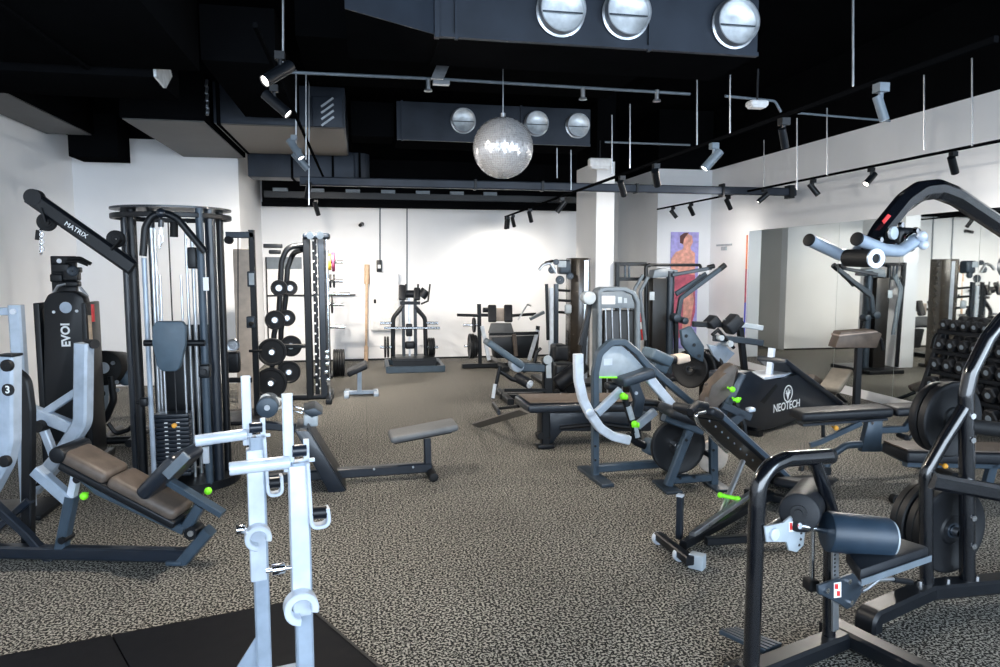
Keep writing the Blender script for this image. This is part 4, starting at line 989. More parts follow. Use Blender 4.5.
B().cyl(pb(729, 497, -.015)-RT*.055+UP*.012, pb(729, 497, -.015)+RT*.055-UP*.012, .013, 12).ball(pb(729, 497, -.02)-RT*.055+UP*.012, .019, 12).ball(pb(729, 497, -.02)+RT*.055-UP*.012, .019, 12).put('strut_knob', LIM, t)
B().prism(pb.L([(752, 492), (790, 486), (796, 512), (768, 520), (754, 510)], .02), .06, pb.n, bev=.005).put('gusset', SAT, t)
B().prism(pb.L([(769, 509), (788, 506), (788, 511), (769, 514)], -.012), .003, pb.n).put('label_plate', LBL, t)
B().pad(pb(788, 484, -.2), pb(826, 480, -.2), .2, .06, pb.n, .02).put('foot_pad', PAD, t)

# ------------------------------------------------------------------ silver lever machine, centre right
b0, b1 = onz(595, 478), onz(668, 472)
p = Pl(b0, math.degrees(math.atan2((b1-b0).y, (b1-b0).x)))
t = thing('lever_press_machine', 'silver lever press machine with a frosted arched shield and lime joints', 'gym machine', p.X(.3, 0))
H = p.L([(595, 478), (595, 372), (599, 353), (611, 342), (624, 342), (636, 352), (646, 364), (697, 408)]); H[0].z = .02
B().beam(H, .06, .05, side=p.n, bend=.08).put('hoop_frame', SLT, t)
b = B().bolts(p.L([(595, 430), (595, 446), (595, 460)], -.03), -p.n, .010); b.each('frame_bolt', SAT, t)
B().prism(p.L([(597, 377), (597, 362), (602, 352), (611, 346), (622, 346), (632, 355), (643, 367), (618, 377)], .01), .02, p.n, bev=.003).put('shield', LTP, t)
B().prism(p.L([(597, 378), (597, 376.6), (618, 376.6), (618, 378)], .0), .022, p.n).put('shield_edge', LIM, t)
B().box(p(608, 362, -.004), .07, .004, .05, ax=(p.u, p.n, Z)).put('shield_label', WHS, t)
B().pad(p(617, 381), p(649, 371), .24, .075, p.n, .02).put('chest_pad', PDG if 0 else GUN, t)
B().pad(p(606, 386, .1), p(620, 386, .1), .1, .06, p.n, .02).put('elbow_pad', PAD, t)
B().beam(p.L([(578, 354), (578.5, 380), (583, 400), (591, 416)], -.16), .06, .066, side=p.n, bend=.2).put('lever_arm', WHS, t)
B().beam(p.L([(590, 414), (600, 428), (612, 436), (629, 440)], -.16), .06, .066, side=p.n, bend=.15).put('lever_foot', WHS, t)
B().cyl(*p.N(590, 413, -.205, -.15), .028, 18, bev=.004).put('lever_pivot', WHS, t)
B().beam(p.L([(597, 413), (621, 390)], -.06), .05, .06, side=p.n).put('link_arm', SLV, t)
B().beam(p.L([(649, 378), (674, 408)], -.06), .05, .07, side=p.n).put('press_arm', WHS, t)
B().cyl(*p.N(649.5, 376, -.10, .05), .03, 18, bev=.004).cyl(*p.N(649.5, 376, -.106, -.1), .012).each('arm_pivot', SLV, t)
B().beam(p.L([(633, 383), (639, 399), (636, 416)], .02), .05, .085, side=p.n).put('link_plate', GUN, t)
B().bolts(p.L([(636, 393)], -.006), -p.n, .014).put('link_bolt', STL, t)
B().beam(p.L([(655, 411), (637, 426)], -.04), .045, .06, side=p.n).put('lower_link', SLV, t)
B().tube(p.L([(625, 400), (637, 438)], -.09), .026, 14).put('adjuster_bar', SAT, t)
B().tube(p.L([(628, 406), (632, 419)], -.10), .024, 14).put('adjuster_sleeve', LTP, t)
B().tube(p.L([(634, 425), (637, 437)], -.095), .024, 14).put('adjuster_end', LTP, t)
for x, y in ((623, 396), (634.5, 424)):
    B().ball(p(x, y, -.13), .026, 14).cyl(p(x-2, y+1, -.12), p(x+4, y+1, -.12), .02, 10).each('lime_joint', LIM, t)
B().tube(p.L([(627, 435), (636, 442), (650, 448)], -.05), .03, 12).put('roller_arm', SAT, t)
B().pad(p(645, 445, -.05), p(658, 449, -.05), .14, .12, p.n, .03).put('foot_roller', PDB, t)
B().tube(p.L([(640, 402), (655, 403), (668, 408)], .05), .03, 12).put('axle', SAT, t)
a, c = p.F(595, 468), p.F(672, 466)
B().beam([a+Z*.075, c+Z*.075], .06, .06, side=p.n).put('base_beam', SLT, t)
B().box(p.F(595, 477)+Z*.015, .10, .5, .03, ax=(p.u, p.n, Z), bev=.005).put('front_foot', GUN, t)
B().box(p.F(672, 472)+Z*.015-p.n*.06, .10, .22, .03, ax=(p.u, p.n, Z), bev=.005).put('rear_foot', GUN, t)

# ------------------------------------------------------------------ seated plate machine with brown back pad
b0, b1 = onz(668, 488), onz(714, 486)
p = Pl(b0, math.degrees(math.atan2((b1-b0).y, (b1-b0).x)))
t = thing('seated_plate_machine', 'slate framed seated plate machine with a worn brown back pad', 'gym machine', p.X(.2, 0))
A_ = p.L([(690, 428), (668, 486)]); A_[1].z = .02
B().beam(A_, .06, .06, side=p.n).put('front_leg', SLT, t)
A_ = p.L([(713, 420), (713.5, 486)]); A_[1].z = .02
B().beam(A_, .06, .055, side=p.n).put('rear_leg', SLT, t)
B().beam(p.L([(673, 480), (714, 477)]), .05, .05, side=p.n).put('cross_bar', SLT, t)
B().bolts(p.L([(680, 478), (694, 477), (713, 450), (713, 470), (686, 440)], -.028), -p.n, .011).each('frame_bolt', SAT, t)
B().box(p.F(667, 487)+Z*.01, .12, .3, .02, ax=(p.u, p.n, Z), bev=.003).put('front_foot', GUN, t)
B().box(p.F(715, 486)+Z*.01, .12, .3, .02, ax=(p.u, p.n, Z), bev=.003).put('rear_foot', GUN, t)
B().beam(p.L([(664, 416), (702, 430)]), .08, .07, side=p.n).put('seat_beam', SLT, t)
B().pad(p(664, 409), p(695, 419), .3, .075, p.n, .03).put('seat_pad', PAD, t)
bp = p.L([(700, 408), (701, 396), (711, 387), (720, 369), (727, 363), (733, 363), (737, 370), (724, 390), (716, 410)], .12)
B().prism(bp, .13, p.n, bev=.03).put('back_pad', BRN, t)
B().prism(p.L([(714, 414), (724, 392), (737, 371), (744, 374), (732, 396), (722, 418)], .12), .12, p.n, bev=.015).put('pad_shell', GUN, t)
B().beam(p.L([(722, 405), (750, 417)], .05), .05, .06, side=p.n).beam(p.L([(742, 414), (722, 430), (716, 440)], .05), .05, .07, side=p.n).put('back_frame', GUN, t)
B().beam(p.L([(736, 402), (744, 425), (745, 440)], .15), .04, .03, side=p.n).put('rear_strut', SAT, t)
for x, y in ((732.5, 389.5), (737.5, 400)): B().ball(p(x, y, -.02), .022, 12).cyl(*p.N(x, y, -.02, .08), .008, 8).each('lime_knob', LIM, t)
B().tube([p(737, 400, -.02)+V((-.03, 0, .0)), p(737, 400, -.02)+V((.03, 0, .01))], .01, 8).put('knob_bar', LIM, t)
B().pad(p(747, 410, .05), p(754, 409, .05), .06, .03, p.n, .008).put('end_plug', WHS, t)
for i in range(3):
    c = p(678, 446, .14+.05*i)
    plate(c, p.n, .21-.008*i, .04, ['front', 'middle', 'rear'][i]+' black weight plate behind the legs of the seated plate machine', 'plates on the seated machine')
B().cyl(*p.N(678, 446, .04, .36), .024, 12).each('storage_peg', CHR, t)
c = p(712, 456, .34); plate(c, p.n, .13, .03, 'small pale rimmed weight plate half hidden behind the rear leg of the seated machine', None, TAN)
B().cyl(*p.N(712, 456, .1, .37), .02, 12).beam([*p.N(712, 456, .02, .12)], .04, .04).each('storage_peg', SAT, t)

# ------------------------------------------------------------------ leg press with emblem
b0, b1 = onz(745, 432), onz(828, 410)
p = Pl(b0, math.degrees(math.atan2((b1-b0).y, (b1-b0).x)))
t = thing('leg_press_machine', 'black shrouded leg press with a pale ring emblem and sloping pad', 'gym machine', p.X(.5, 0))
sh = p.L([(722, 372), (738, 369), (750, 380), (768, 379), (784, 371), (828, 404), (828, 407), (800, 411), (772, 421), (750, 430), (733, 424), (722, 400)])
for v in sh: v.z = max(v.z, .02)
B().prism(sh, .30, p.n, bev=.02).put('shroud', NVY, t)
B().prism(p.L([(760, 402), (776, 384), (778, 386), (764, 404)], -.152), .004, p.n).put('shroud_crease', SAT, t)
em = p(788, 393.5, -.154); er = .085
b = B().lathe(em, -p.n, [(er*.88, 0), (er, 0), (er, .003), (er*.88, .003)], 40, close=True)
b.beam([em+p.u*-er*.45+Z*er*.4, em+Z*-er*.6, em+p.u*er*.45+Z*er*.4], .004, er*.16, side=p.n).beam([em+p.u*-er*.5+Z*er*.05, em+p.u*er*.5+Z*er*.05], .004, er*.13, side=p.n).beam([em+Z*er*.6, em-Z*er*.3], .004, er*.14, side=p.n)
b.put('ring_emblem', LBL, t)
text('NEOTECH', .112, p(787, 406, -.154), p.u, Z, 'lettering', LBL, t, .001, bold=.001)
B().pad(p(771, 359, -.02), p(829, 402, -.02), .32, .055, p.n, .018).put('sled_pad', PDB if 0 else NVY, t)
B().pad(p(843, 370, -.05), p(829, 390, -.05), .24, .07, p.n, .025).put('back_pad', mat('tan_upholstery', (.20, .175, .14), .5), t)
B().pad(p(806, 376, .22), p(829, 392, .22), .2, .07, p.n, .02).put('seat_pad', BRN, t)
B().beam(p.L([(769, 376), (772, 348)], .0), .06, .05, side=p.n).put('guide_post', WHS, t)
B().beam(p.L([(750, 377), (782, 372)], .05), .30, .03, side=p.n).put('pale_tray', WHS, t)
B().beam([p.F(742, 428)+Z*.04, p.F(838, 405)+Z*.04], .08, .07, side=p.n).put('base_beam', SAT, t)
B().tube(p.L([(838, 395), (846, 402), (850, 413)], .1), .022, 10).cyl(*p.N(849, 410, .05, .2), .035).put('rear_strut', SAT, t)
B().beam([p.F(742, 428)+Z*.03-p.n*.2, p.F(742, 428)+Z*.03+p.n*.35], .08, .06, side=p.u).beam([p.F(838, 405)+Z*.03-p.n*.12, p.F(838, 405)+Z*.03+p.n*.25], .07, .06, side=p.u).each('cross_foot', SAT, t)

# ------------------------------------------------------------------ adjustable bench
c = onz(862, 474); p = Pl((c.x, c.y), -7)
t = thing('adjustable_bench', 'adjustable bench with a black two part pad and an arched tube base', 'bench', p.X(0, 0))
B().pad(p(795, 415), p(886, 410), .22, .075, p.n, .026).put('back_pad', PAD, t)
B().pad(p(888, 410), p(923, 408.5), .22, .07, p.n, .026).put('seat_pad', PAD, t)
B().beam(p.L([(800, 424), (884, 418)]), .10, .02, side=p.n).put('back_frame', NVY, t)
B().prism(p.L([(867, 418), (881, 417), (879, 451), (859, 451)]), .06, p.n, bev=.006).put('centre_post', SLT, t)
B().beam(p.L([(810, 445), (820, 442), (861, 423)], -.05), .03, .04, side=p.n).put('ladder_arm', SLT, t)
B().tube(p.L([(823, 424), (823, 440)], 0), .014, 8).put('drop_strut', SAT, t)
knob(p(836, 428, -.08), ORG, .02).put('orange_knob', ORG, t)
arch = p.L([(824, 472), (832, 455), (846, 445), (864, 444), (880, 447), (902, 458), (930, 470)]); arch[0].z = .04; arch[-1].z = .05
B().tube(arch, .028, 14, bend=.12).put('base_tube', SLT, t)
B().beam([arch[0]-p.n*.05, arch[0]+p.n*.28], .06, .06, side=p.u).put('front_foot', SAT, t)
B().beam([arch[-1]-p.n*.28, arch[-1]+p.n*.28], .06, .06, side=p.u).put('rear_foot', SAT, t)
B().beam(p.L([(880, 430), (905, 429), (914, 416)]), .04, .05, side=p.n).put('seat_arm', SLT, t)
B().tube(p.L([(909, 418), (917, 428), (908, 440)], -.06), .014, 8, bend=.03).cyl(*p.N(907, 438, -.1, 0), .022).put('seat_latch', SAT, t)
B().bolts(p.L([(872, 423), (858, 425)], -.032), -p.n, .012).each('bolt', CHR, t)

# ------------------------------------------------------------------ flat bench at the right edge
c = onz(960, 492); p = Pl((c.x, c.y), -7)
t = thing('flat_bench', 'low flat bench with a tan topped pad behind the pulldown uprights', 'bench', p.X(0, 0))
B().pad(p(894, 452), p(1080, 456), .30, .08, p.n, .02).put('pad', PAD, t)
B().pad(p(895, 445.5), p(1079, 449), .27, .012, p.n, .005).put('pad_top', BRN, t)
B().beam(p.L([(905, 463), (1070, 466)]), .06, .05, side=p.n).put('rail', SLT, t)
for x in (993, 1045):
    A_ = p.L([(x, 462), (x-8, 505)]); A_[1].z = .03
    B().beam(A_, .06, .06, side=p.n).box(V((A_[1].x, A_[1].y, .02)), .07, .5, .04, ax=(p.u, p.n, Z), bev=.006).put('leg', SLT, t)
knob(p(945, 466, -.12), ORG, .02).put('orange_knob', ORG, t)

# ------------------------------------------------------------------ preacher stand at the mirror
c = onz(859, 412); p = Pl((c.x-.05, c.y), -14)
t = thing('preacher_stand', 'tan topped preacher stand on a single black post before the mirror', 'gym machine', p.F(859, 406))
q = p(859, 346); B().beam([V((q.x, q.y, .03)), q], .07, .07, side=p.u).put('post', SAT, t)
B().prism(p.L([(831, 347), (837, 331), (870, 329), (878, 333), (873, 347)], 0), .20, p.n, bev=.012).put('pad_box', BRN, t)
B().pad(p(835, 335), p(873, 331), .22, .02, p.n, .008).put('pad_top', mat('pale_tan_upholstery', (.30, .25, .22), .5), t)
B().box((q.x, q.y, .015), .26, .30, .03, bev=.006).put('base_plate', SAT, t)
B().tube(p.L([(874, 333), (881, 340), (883, 350)], .1), .02, 10).put('arm', SAT, t)

# ------------------------------------------------------------------ dumbbell rack at the mirror
X0, X1, Y0, Y1 = 5.36, 5.74, 4.55, 6.02
t = thing('dumbbell_rack', 'black tiered dumbbell rack standing along the mirror', 'rack', ((X0+X1)/2, (Y0+Y1)/2, 0))
for y in (Y0, Y1):
    B().beam([(X0, y, 0), (X1-.02, y, 1.08)], .05, .05, side=Y_).beam([(X1-.02, y, 0), (X1-.02, y, 1.08)], .05, .05, side=Y_).each('side_frame', SAT, t)
tz = [.20, .40, .60, .80, 1.0]
for k, z in enumerate(tz):
    xx = X0+.10+k*.045
    B().beam([(xx, Y0, z-.03), (xx, Y1, z-.03)], .03, .04).beam([(xx+.17, Y0, z-.01), (xx+.17, Y1, z-.01)], .03, .04).each('shelf', SAT, t)
def hexprof(r): return [(r*math.cos(PI/6+PI/3*i), r*math.sin(PI/6+PI/3*i)) for i in range(6)]
def dumbbell(label, grp, r, hl=.075, grip=.13):
    t = thing('dumbbell', label, 'dumbbell', (0, 0, 0), grp)
    B().cyl((-grip/2-.02, 0, 0), (grip/2+.02, 0, 0), .016, 14).put('handle', CHR, t)
    for s in (-1, 1):
        pts = [V((s*(grip/2), 0, 0)), V((s*(grip/2+.012), 0, 0)), V((s*(grip/2+hl-.012), 0, 0)), V((s*(grip/2+hl), 0, 0))]
        h = B().sweep(pts, hexprof(r), Z, scale=[.85, 1, 1, .85]).put('hex_head', PLT, t)
        B().cyl((s*(grip/2+hl-.001), 0, 0), (s*(grip/2+hl+.003), 0, 0), r*.36, 16).put('weight_badge', GRY, h)
    return t
for k, z in enumerate(tz):
    r = [.085, .078, .07, .064, .056][k]
    proto = None; n = int((Y1-Y0-.06)/(r*2.1))
    lab = 'black hexagonal dumbbell on the %s shelf of the mirror rack' % ['bottom', 'second', 'middle', 'fourth', 'top'][k]; g = 'dumbbells on the %s shelf' % ['bottom', 'second', 'middle', 'fourth', 'top'][k]
    for i in range(n):
        loc = V((X0+.185+k*.045, Y1-.05-r-i*r*2.1, z+r*.87+.012))
        qt = Quaternion((0, 1, 0), rad(-7))
        if proto is None:
            proto = dumbbell(lab, g, r); proto.location = loc; proto.rotation_mode = 'QUATERNION'; proto.rotation_quaternion = qt
        else: dup(proto, loc, qt)
# ------------------------------------------------------------------ poster on the pillar
y = 11.49; a, c = ony(671, 232, y), ony(695.5, 348, y)
t = thing('wall_poster', 'tall violet and crimson poster of a bare shouldered athlete on the white pillar', 'poster', ((a.x+c.x)/2, y, c.z))
B().box(((a.x+c.x)/2, y-.005, (a.z+c.z)/2), c.x-a.x, .02, a.z-c.z).put('canvas', PUR, t)
f = Pl((0, y-.018), 0)
B().prism(f.L([(671, 259), (676, 252), (683, 249), (684, 245), (690, 245), (691, 250), (695, 253), (695, 275), (671, 272)]), .004, Y_).put('printed_shoulders', SKN, t)
B().prism(f.L([(683, 236), (687, 233), (692, 236), (693, 242), (690, 248), (685, 248), (682, 243)]), .006, Y_).put('printed_head', SKN, t)
B().prism(f.L([(680, 243), (680, 236), (684, 233), (689, 232.5), (686, 236), (684, 239), (683, 244)]), .009, Y_).put('printed_hair', HAR, t)
B().prism(f.L([(671, 272), (695, 275), (695, 312), (690, 330), (676, 340), (671, 330)]), .005, Y_).put('printed_torso', CRI, t)
B().prism(f.L([(684, 290), (691, 284), (694, 300), (690, 326), (682, 330)]), .007, Y_).put('printed_arm', SKN, t)
q = onx(748, 235, XR-.01); q2 = onx(748, 370, XR-.01)
t = thing('side_poster', 'narrow bright canvas on the right wall at the edge of the mirror', 'poster', (XR-.02, q.y, q2.z))
for i, m in enumerate((PUR, mat('printed_blue', (.08, .10, .55), .5), CRI, mat('printed_orange', (.75, .25, .12), .5))):
    B().box((XR-.011, q.y+.02, q2.z+(q.z-q2.z)*(i+.5)/4), .02, .016, (q.z-q2.z)/4).put('canvas_band', m, t)
q = onx(724, 245, XR-.01)
t = thing('wall_sign', 'small pale sign with an arm on the right wall beside the pillar', 'sign', q)
B().box(q, .02, .5, .03).box(q-Z*.06, .02, .16, .06).put('plate', LTP, t)
# red extinguisher in the recess
q = V((4.86, 11.93, .3))
t = thing('fire_extinguisher', 'red fire extinguisher hung on the pillar side behind the smoked tower', 'fire extinguisher', (q.x, q.y, .3))
B().lathe((q.x, q.y, .3), Z, [(0, 0), (.085, 0), (.09, .02), (.09, .40), (.07, .46), (.03, .49), (.03, .52), (0, .52)], 24).put('cylinder', RED, t)
B().box((q.x, q.y, .85), .03, .12, .05, bev=.01).tube([(q.x, q.y-.06, .84), (q.x-.05, q.y-.1, .7), (q.x-.06, q.y-.1, .5)], .012, 8, bend=.06).put('valve', SAT, t)
B().lathe((q.x, q.y, .5), Z, [(.0905, 0), (.092, .01), (.092, .12), (.0905, .13)], 24).put('label_band', LBL, t)

B().box((4.97, q.y, .55), .06, .1, .3, bev=.01).put('wall_bracket', SAT, t)
# ------------------------------------------------------------------ plate loaded leg machine by the back wall
p = Pl((0, 11.0), 0)
t = thing('hack_squat_machine', 'black hack squat machine with loaded barbell pegs by the back wall', 'gym machine', p.F(505, 362))
B().beam([p.F(462, 362)+Z*.04, p.F(540, 362)+Z*.04], .1, .07, side=Y_).beam([p.F(500, 362)+Z*.04+Y_*.9, p.F(500, 362)+Z*.04-Y_*.5], .1, .07, side=X_).put('base_frame', SAT, t)
L_ = p.L([(480, 360), (479, 304)]); L_[0].z = .05; B().beam(L_, .06, .06, side=Y_).put('side_post', SAT, t)
for pts in ([(489, 360), (482, 326)], [(529, 360), (538, 330)]): B().beam(p.L(pts, -.05), .05, .06, side=Y_).put('pale_strut', WHS, t)
L_ = p.L([(535, 360), (538, 326)], .3); L_[0].z = .05; B().beam(L_, .06, .06, side=Y_).put('rear_post', SAT, t)
B().cyl(p(457, 315), p(478, 315.5), .024, 12).cyl(p(513, 315.5), p(536, 314), .024, 12).beam(p.L([(478, 315), (514, 315.5)], .05), .05, .05, side=Y_).put('barbell_peg', CHR if 0 else SAT, t)
B().cyl(p(463, 325), p(481, 325), .022, 12).cyl(p(464, 346), p(481, 346), .022, 12).each('storage_peg', CHR, t)
for i, (x, y_, r) in enumerate(((474, 325, .12), (470.2, 346, .20), (472.8, 346, .20), (475.4, 346, .18))):
    plate(p(x, y_), X_, r, .035, ['small black weight plate on the upper side peg of the hack squat machine', 'outermost black weight plate on the lower side peg of the hack squat machine', 'middle black weight plate on the lower side peg of the hack squat machine', 'innermost black weight plate on the lower side peg of the hack squat machine'][i])
B().pad(p(492.5, 322, -.2), p(492, 305, -.1), .13, .075, X_, .02).each('shoulder_pad', PAD, t)
B().pad(p(508.5, 322, -.2), p(508, 305, -.1), .13, .075, X_, .02).each('shoulder_pad', PAD, t)
B().cyl(p(483, 310, -.1), p(492, 310, -.1), .04, 12).put('pad_arm', SAT, t)
B().prism(p.L([(495, 308), (505, 308), (505, 321), (495, 321)], -.06), .05, Y_, bev=.01).put('head_pad', TAN, t)
B().prism(p.L([(491, 323), (511, 323), (514, 333), (488, 333)], -.08), .06, Y_, bev=.012).put('back_pad', PDG, t)
B().prism([p(490, 336, .15), p(536, 334, .15), p(534, 357, .15), p(494, 357, .15)], .35, Y_, bev=.02).put('sled_body', SAT, t)
B().beam(p.L([(489, 334), (538, 333)], -.05), .06, .05, side=Y_).put('cross_bar', SAT, t)
B().beam(p.L([(514, 334), (516, 356)], -.1), .05, .06, side=Y_).put('slide_rail', BRN, t)
B().tube(p.L([(518, 320), (527.5, 304.5), (531, 306)], -.1), .012, 8).put('brake_handle', STL, t)
B().beam(p.L([(530, 319), (544, 312)], -.1), .08, .05, side=Y_).put('grip_arm', GRY, t)

# ------------------------------------------------------------------ pec fly tower
p = Pl((0, 9.5), 0)
t = thing('pec_fly_machine', 'tall brown covered stack machine with cable arms in front of the column', 'gym machine', p.F(575, 392))
q0, q1 = p(570, 258), p(590, 258)
w_ = q1.x-q0.x
B().prism([V((q0.x, 9.42, 0)), V((q0.x+w_*.35, 9.34, 0)), V((q0.x+w_*.75, 9.36, 0)), V((q1.x, 9.46, 0)), V((q1.x, 9.7, 0)), V((q0.x, 9.7, 0))] and [x+Z*q0.z/2 for x in [V((q0.x, 9.44, 0)), V((q0.x+w_*.3, 9.36, 0)), V((q0.x+w_*.75, 9.36, 0)), V((q1.x, 9.46, 0)), V((q1.x, 9.7, 0)), V((q0.x, 9.7, 0))]], q0.z, Z, bev=.01).put('stack_cover', BRZ, t)
B().box((q0.x+w_*.66, 9.352, q0.z/2), w_*.2, .012, q0.z*.96).put('cover_trim', STL, t)
B().beam(p.L([(551, 288), (551, 392)], -.1), .07, .06, side=Y_).put('pale_post', WHS, t)
B().beam(p.L([(556, 284), (556, 392)], -.1), .06, .06, side=Y_).put('dark_post', NVY, t)
B().beam(p.L([(546.5, 284), (548, 340)], -.14), .035, .04, side=Y_).put('arm_post', SAT, t)
B().box(p(564, 267, -.1), .17, .16, .2, bev=.03).put('pulley_head', GUN, t)
B().box(p(562, 264, -.19), .12, .02, .09, bev=.008).put('head_badge', LTP, t)
for x, y_, r in ((570, 276, .05), (560, 280, .06), (552, 270, .05), (556, 262, .04)): pulley(p(x, y_, -.2), Y_, r).put('pulley', GUN, t)
B().tube(p.L([(556, 273), (550, 263), (543, 265), (539, 270)], -.2), .022, 10, bend=.04).put('handle', STL, t)
B().tube(p.L([(560, 262), (552, 261), (545, 263)], -.05), .018, 10).each('handle', SAT, t)
for y_ in (290, 300, 312): B().tube(p.L([(556, y_), (570, y_+1)], -.05), .018, 8).put('cross_strut', SAT, t)
B().box(p(568, 309, -.12), .1, .05, .13, bev=.03).put('pale_guard', LTP, t)
B().pad(p(552, 352, -.25), p(566, 352, -.25), .3, .22, Y_, .04).put('seat', PAD, t)
B().beam(p.L([(558, 362), (558, 390)], -.25), .08, .08, side=Y_).box(p.F(562, 392)+V((0, -.1, .03)), .75, .9, .05, bev=.01).put('base', SAT, t)
B().beam(p.L([(553, 345), (546, 388)], -.2), .05, .05, side=Y_).put('front_strut', NVY, t)

# ------------------------------------------------------------------ navy leg machine in the middle
p = Pl((0, 8.3), 0)
t = thing('leg_extension_machine', 'navy leg extension machine with a dark white-capped roller, middle of the room', 'gym machine', p.F(525, 401))
B().pad(p(486, 341), p(521, 365), .34, .08, Y_, .025).put('back_pad', PDB, t)
B().beam(p.L([(520, 367), (546, 368)]), .10, .10, side=Y_).put('seat_beam', SLT, t)
B().cyl(*p.N(518, 366, -.12, .12), .08, 24, bev=.015).put('cam_disc', SLV, t)
B().beam(p.L([(547.5, 358), (547.5, 400)]), .11, .12, side=Y_).put('front_post', SAT, t)
B().prism(p.L([(546, 366), (551, 363), (551.5, 378), (546.5, 378)], -.065), .006, Y_).put('placard', LTP, t)
B().cyl(*p.N(548, 360, -.08, -.06), .055, 20).put('pivot_cap', LTP, t)
B().cyl(p(517, 377, -.05), p(529.5, 384, -.22), .065, 22, bev=.01).put('roller', PAD, t)
d = (p(529.5, 384, -.22)-p(517, 377, -.05)).normalized()
re0 = p(529.5, 384, -.22)
B().cyl(re0, re0+d*.015, .05, 20).cyl(re0, re0+d*.03, .02, 12).each('roller_cap', WHS, t)
B().tube(p.L([(493, 399), (500, 366)], -.2), .022, 10).tube(p.L([(500, 371), (512, 379), (520, 381)], -.1), .028, 10).put('swing_arm', SAT, t)
B().tube(p.L([(493, 398), (495, 384)], -.225), .022, 10).put('pale_sleeve', WHS, t)
for y_ in (390, 396): B().beam(p.L([(504, y_), (546, y_)], -.1), .05, .04, side=Y_).each('base_rail', SAT, t)
B().beam([p.F(500, 403)+Z*.04, p.F(566, 403)+Z*.04], .08, .07, side=Y_).beam([p.F(504, 403)+Z*.04-Y_*.4, p.F(504, 403)+Z*.04+Y_*.4], .08, .07, side=X_).beam([p.F(562, 403)+Z*.04-Y_*.3, p.F(562, 403)+Z*.04+Y_*.5], .08, .07, side=X_).put('base_frame', SAT, t)
B().cyl(p(556, 385, .1), p(585, 364, .1), .10, 20, bev=.02).put('bolster', PAD, t)
B().box(p(563, 378, .3), .28, .26, .4, bev=.04).put('stack_housing', SAT, t)
B().tube(p.L([(523, 372), (533, 368), (537, 352), (541, 348)], .2), .02, 8, bend=.06).put('grip_bar', SAT, t)

# ------------------------------------------------------------------ dark padded box bench + ramp
b0, b1 = onz(545, 447), onz(640, 440)
p = Pl(b0, 2)
t = thing('padded_table', 'dark padded table with a tan top, low in the middle of the room', 'bench', p.X(.3, 0))
B().pad(p(521, 404, .15), p(648, 402, .15), .5, .075, p.n, .02).put('top_pad', NVY, t)
B().pad(p(524, 398.5, .15), p(646, 397, .15), .44, .012, p.n, .005).put('top_face', BRN, t)
sk = p.L([(541, 409), (645, 407), (645, 428), (612, 428), (556, 425), (549, 440), (541, 440)], .12); B().prism(sk, .3, p.n, bev=.02).put('body_panel', NVY, t)
for off in (-.03, .3):
    L_ = p.L([(545, 410), (545, 446)], off); L_[1].z = .03; B().beam(L_, .08, .08, side=p.n).box(V((L_[1].x, L_[1].y, .02)), .16, .1, .04, ax=(p.u, p.n, Z), bev=.01).put('leg', SAT, t)
    L_ = p.L([(636, 410), (636, 446)], off); L_[1].z = .03; B().beam(L_, .08, .08, side=p.n).put('leg', SAT, t)
B().cyl(*p.N(541, 436, -.08, .0), .03).cyl(*p.N(549, 438, -.08, -.04), .012).put('leg_wheel', RUB, t)
B().tube(p.L([(560, 428), (600, 424), (632, 428)], -.05), .02, 8, bend=.1).put('under_tube', SAT, t)
r0, r1, r2, r3 = onz(472, 424, .02), onz(520, 409, .42), onz(529, 413, .42), onz(481, 427, .02)
t = thing('ramp_board', 'thin dark ramp board leaning from the floor up to the padded table', 'board', r0)
B().prism([r0, r1, r2, r3], .02, (r1-r0).cross(r3-r0)).put('plank', mat('dark_brown_plank', (.06, .055, .05), .5), t)
q = onz(497, 412, .05)
B().beam([onz(493, 404, .1), onz(499, 413, .22)], .03, .05).beam([onz(496, 409, .18), onz(519, 406, .3)], .03, .03).put('hinge_arm', SAT, t)

# ------------------------------------------------------------------ grey stack machine
p = Pl((0, 7.6), 0)
t = thing('chest_press_tower', 'grey weight stack tower with a white label, behind the frosted shield', 'gym machine', p.F(615, 410))
zt_ = p(615, 290).z
fr = p.L([(597, 415), (597, 291), (602, 289), (622, 289), (631, 293), (635, 302), (635, 415)]); fr[0].z = fr[-1].z = .02
B().beam(fr, .22, .05, side=Y_, bend=.06, c=.012).put('hoop_frame', GRY, t)
B().prism(p.L([(599, 308), (599, 292), (621, 291), (630, 295), (633, 304), (633, 308)], -.06), .1, Y_, bev=.006).put('top_panel', GRY, t)
B().prism(p.L([(602, 296), (615, 296), (615, 304), (602, 304)], -.113), .004, Y_).put('white_label', LBL, t)
B().prism(p.L([(618, 297), (622, 297), (622, 303), (618, 303)], -.113), .004, Y_).prism(p.L([(624, 298), (627, 298), (627, 303), (624, 303)], -.113), .004, Y_).each('small_label', LTP, t)
q = p(616, 400); 
B().box((q.x, 7.6, .62), .36, .12, 1.0, bev=.01).put('stack_cover', BRS, t)
for x in (605.5, 612, 620, 628): B().cyl(V((p(x, 400).x, 7.53, .1)), p(x, 307, -.07), .010, 8).each('guide_rod', STL, t)
B().box((q.x, 7.6, .04), .5, .5, .08, bev=.01).put('base', SAT, t)
B().cyl(*p.N(590, 298, -.1, .05), .075, 24, bev=.015).put('cam_disc', LTP, t)
B().beam(p.L([(590, 300), (584, 340), (582, 372)], .1), .05, .06, side=Y_).put('press_arm', SAT, t)
B().beam(p.L([(589, 310), (580, 345)], -.1), .05, .05, side=Y_).put('rear_arm', SAT, t)

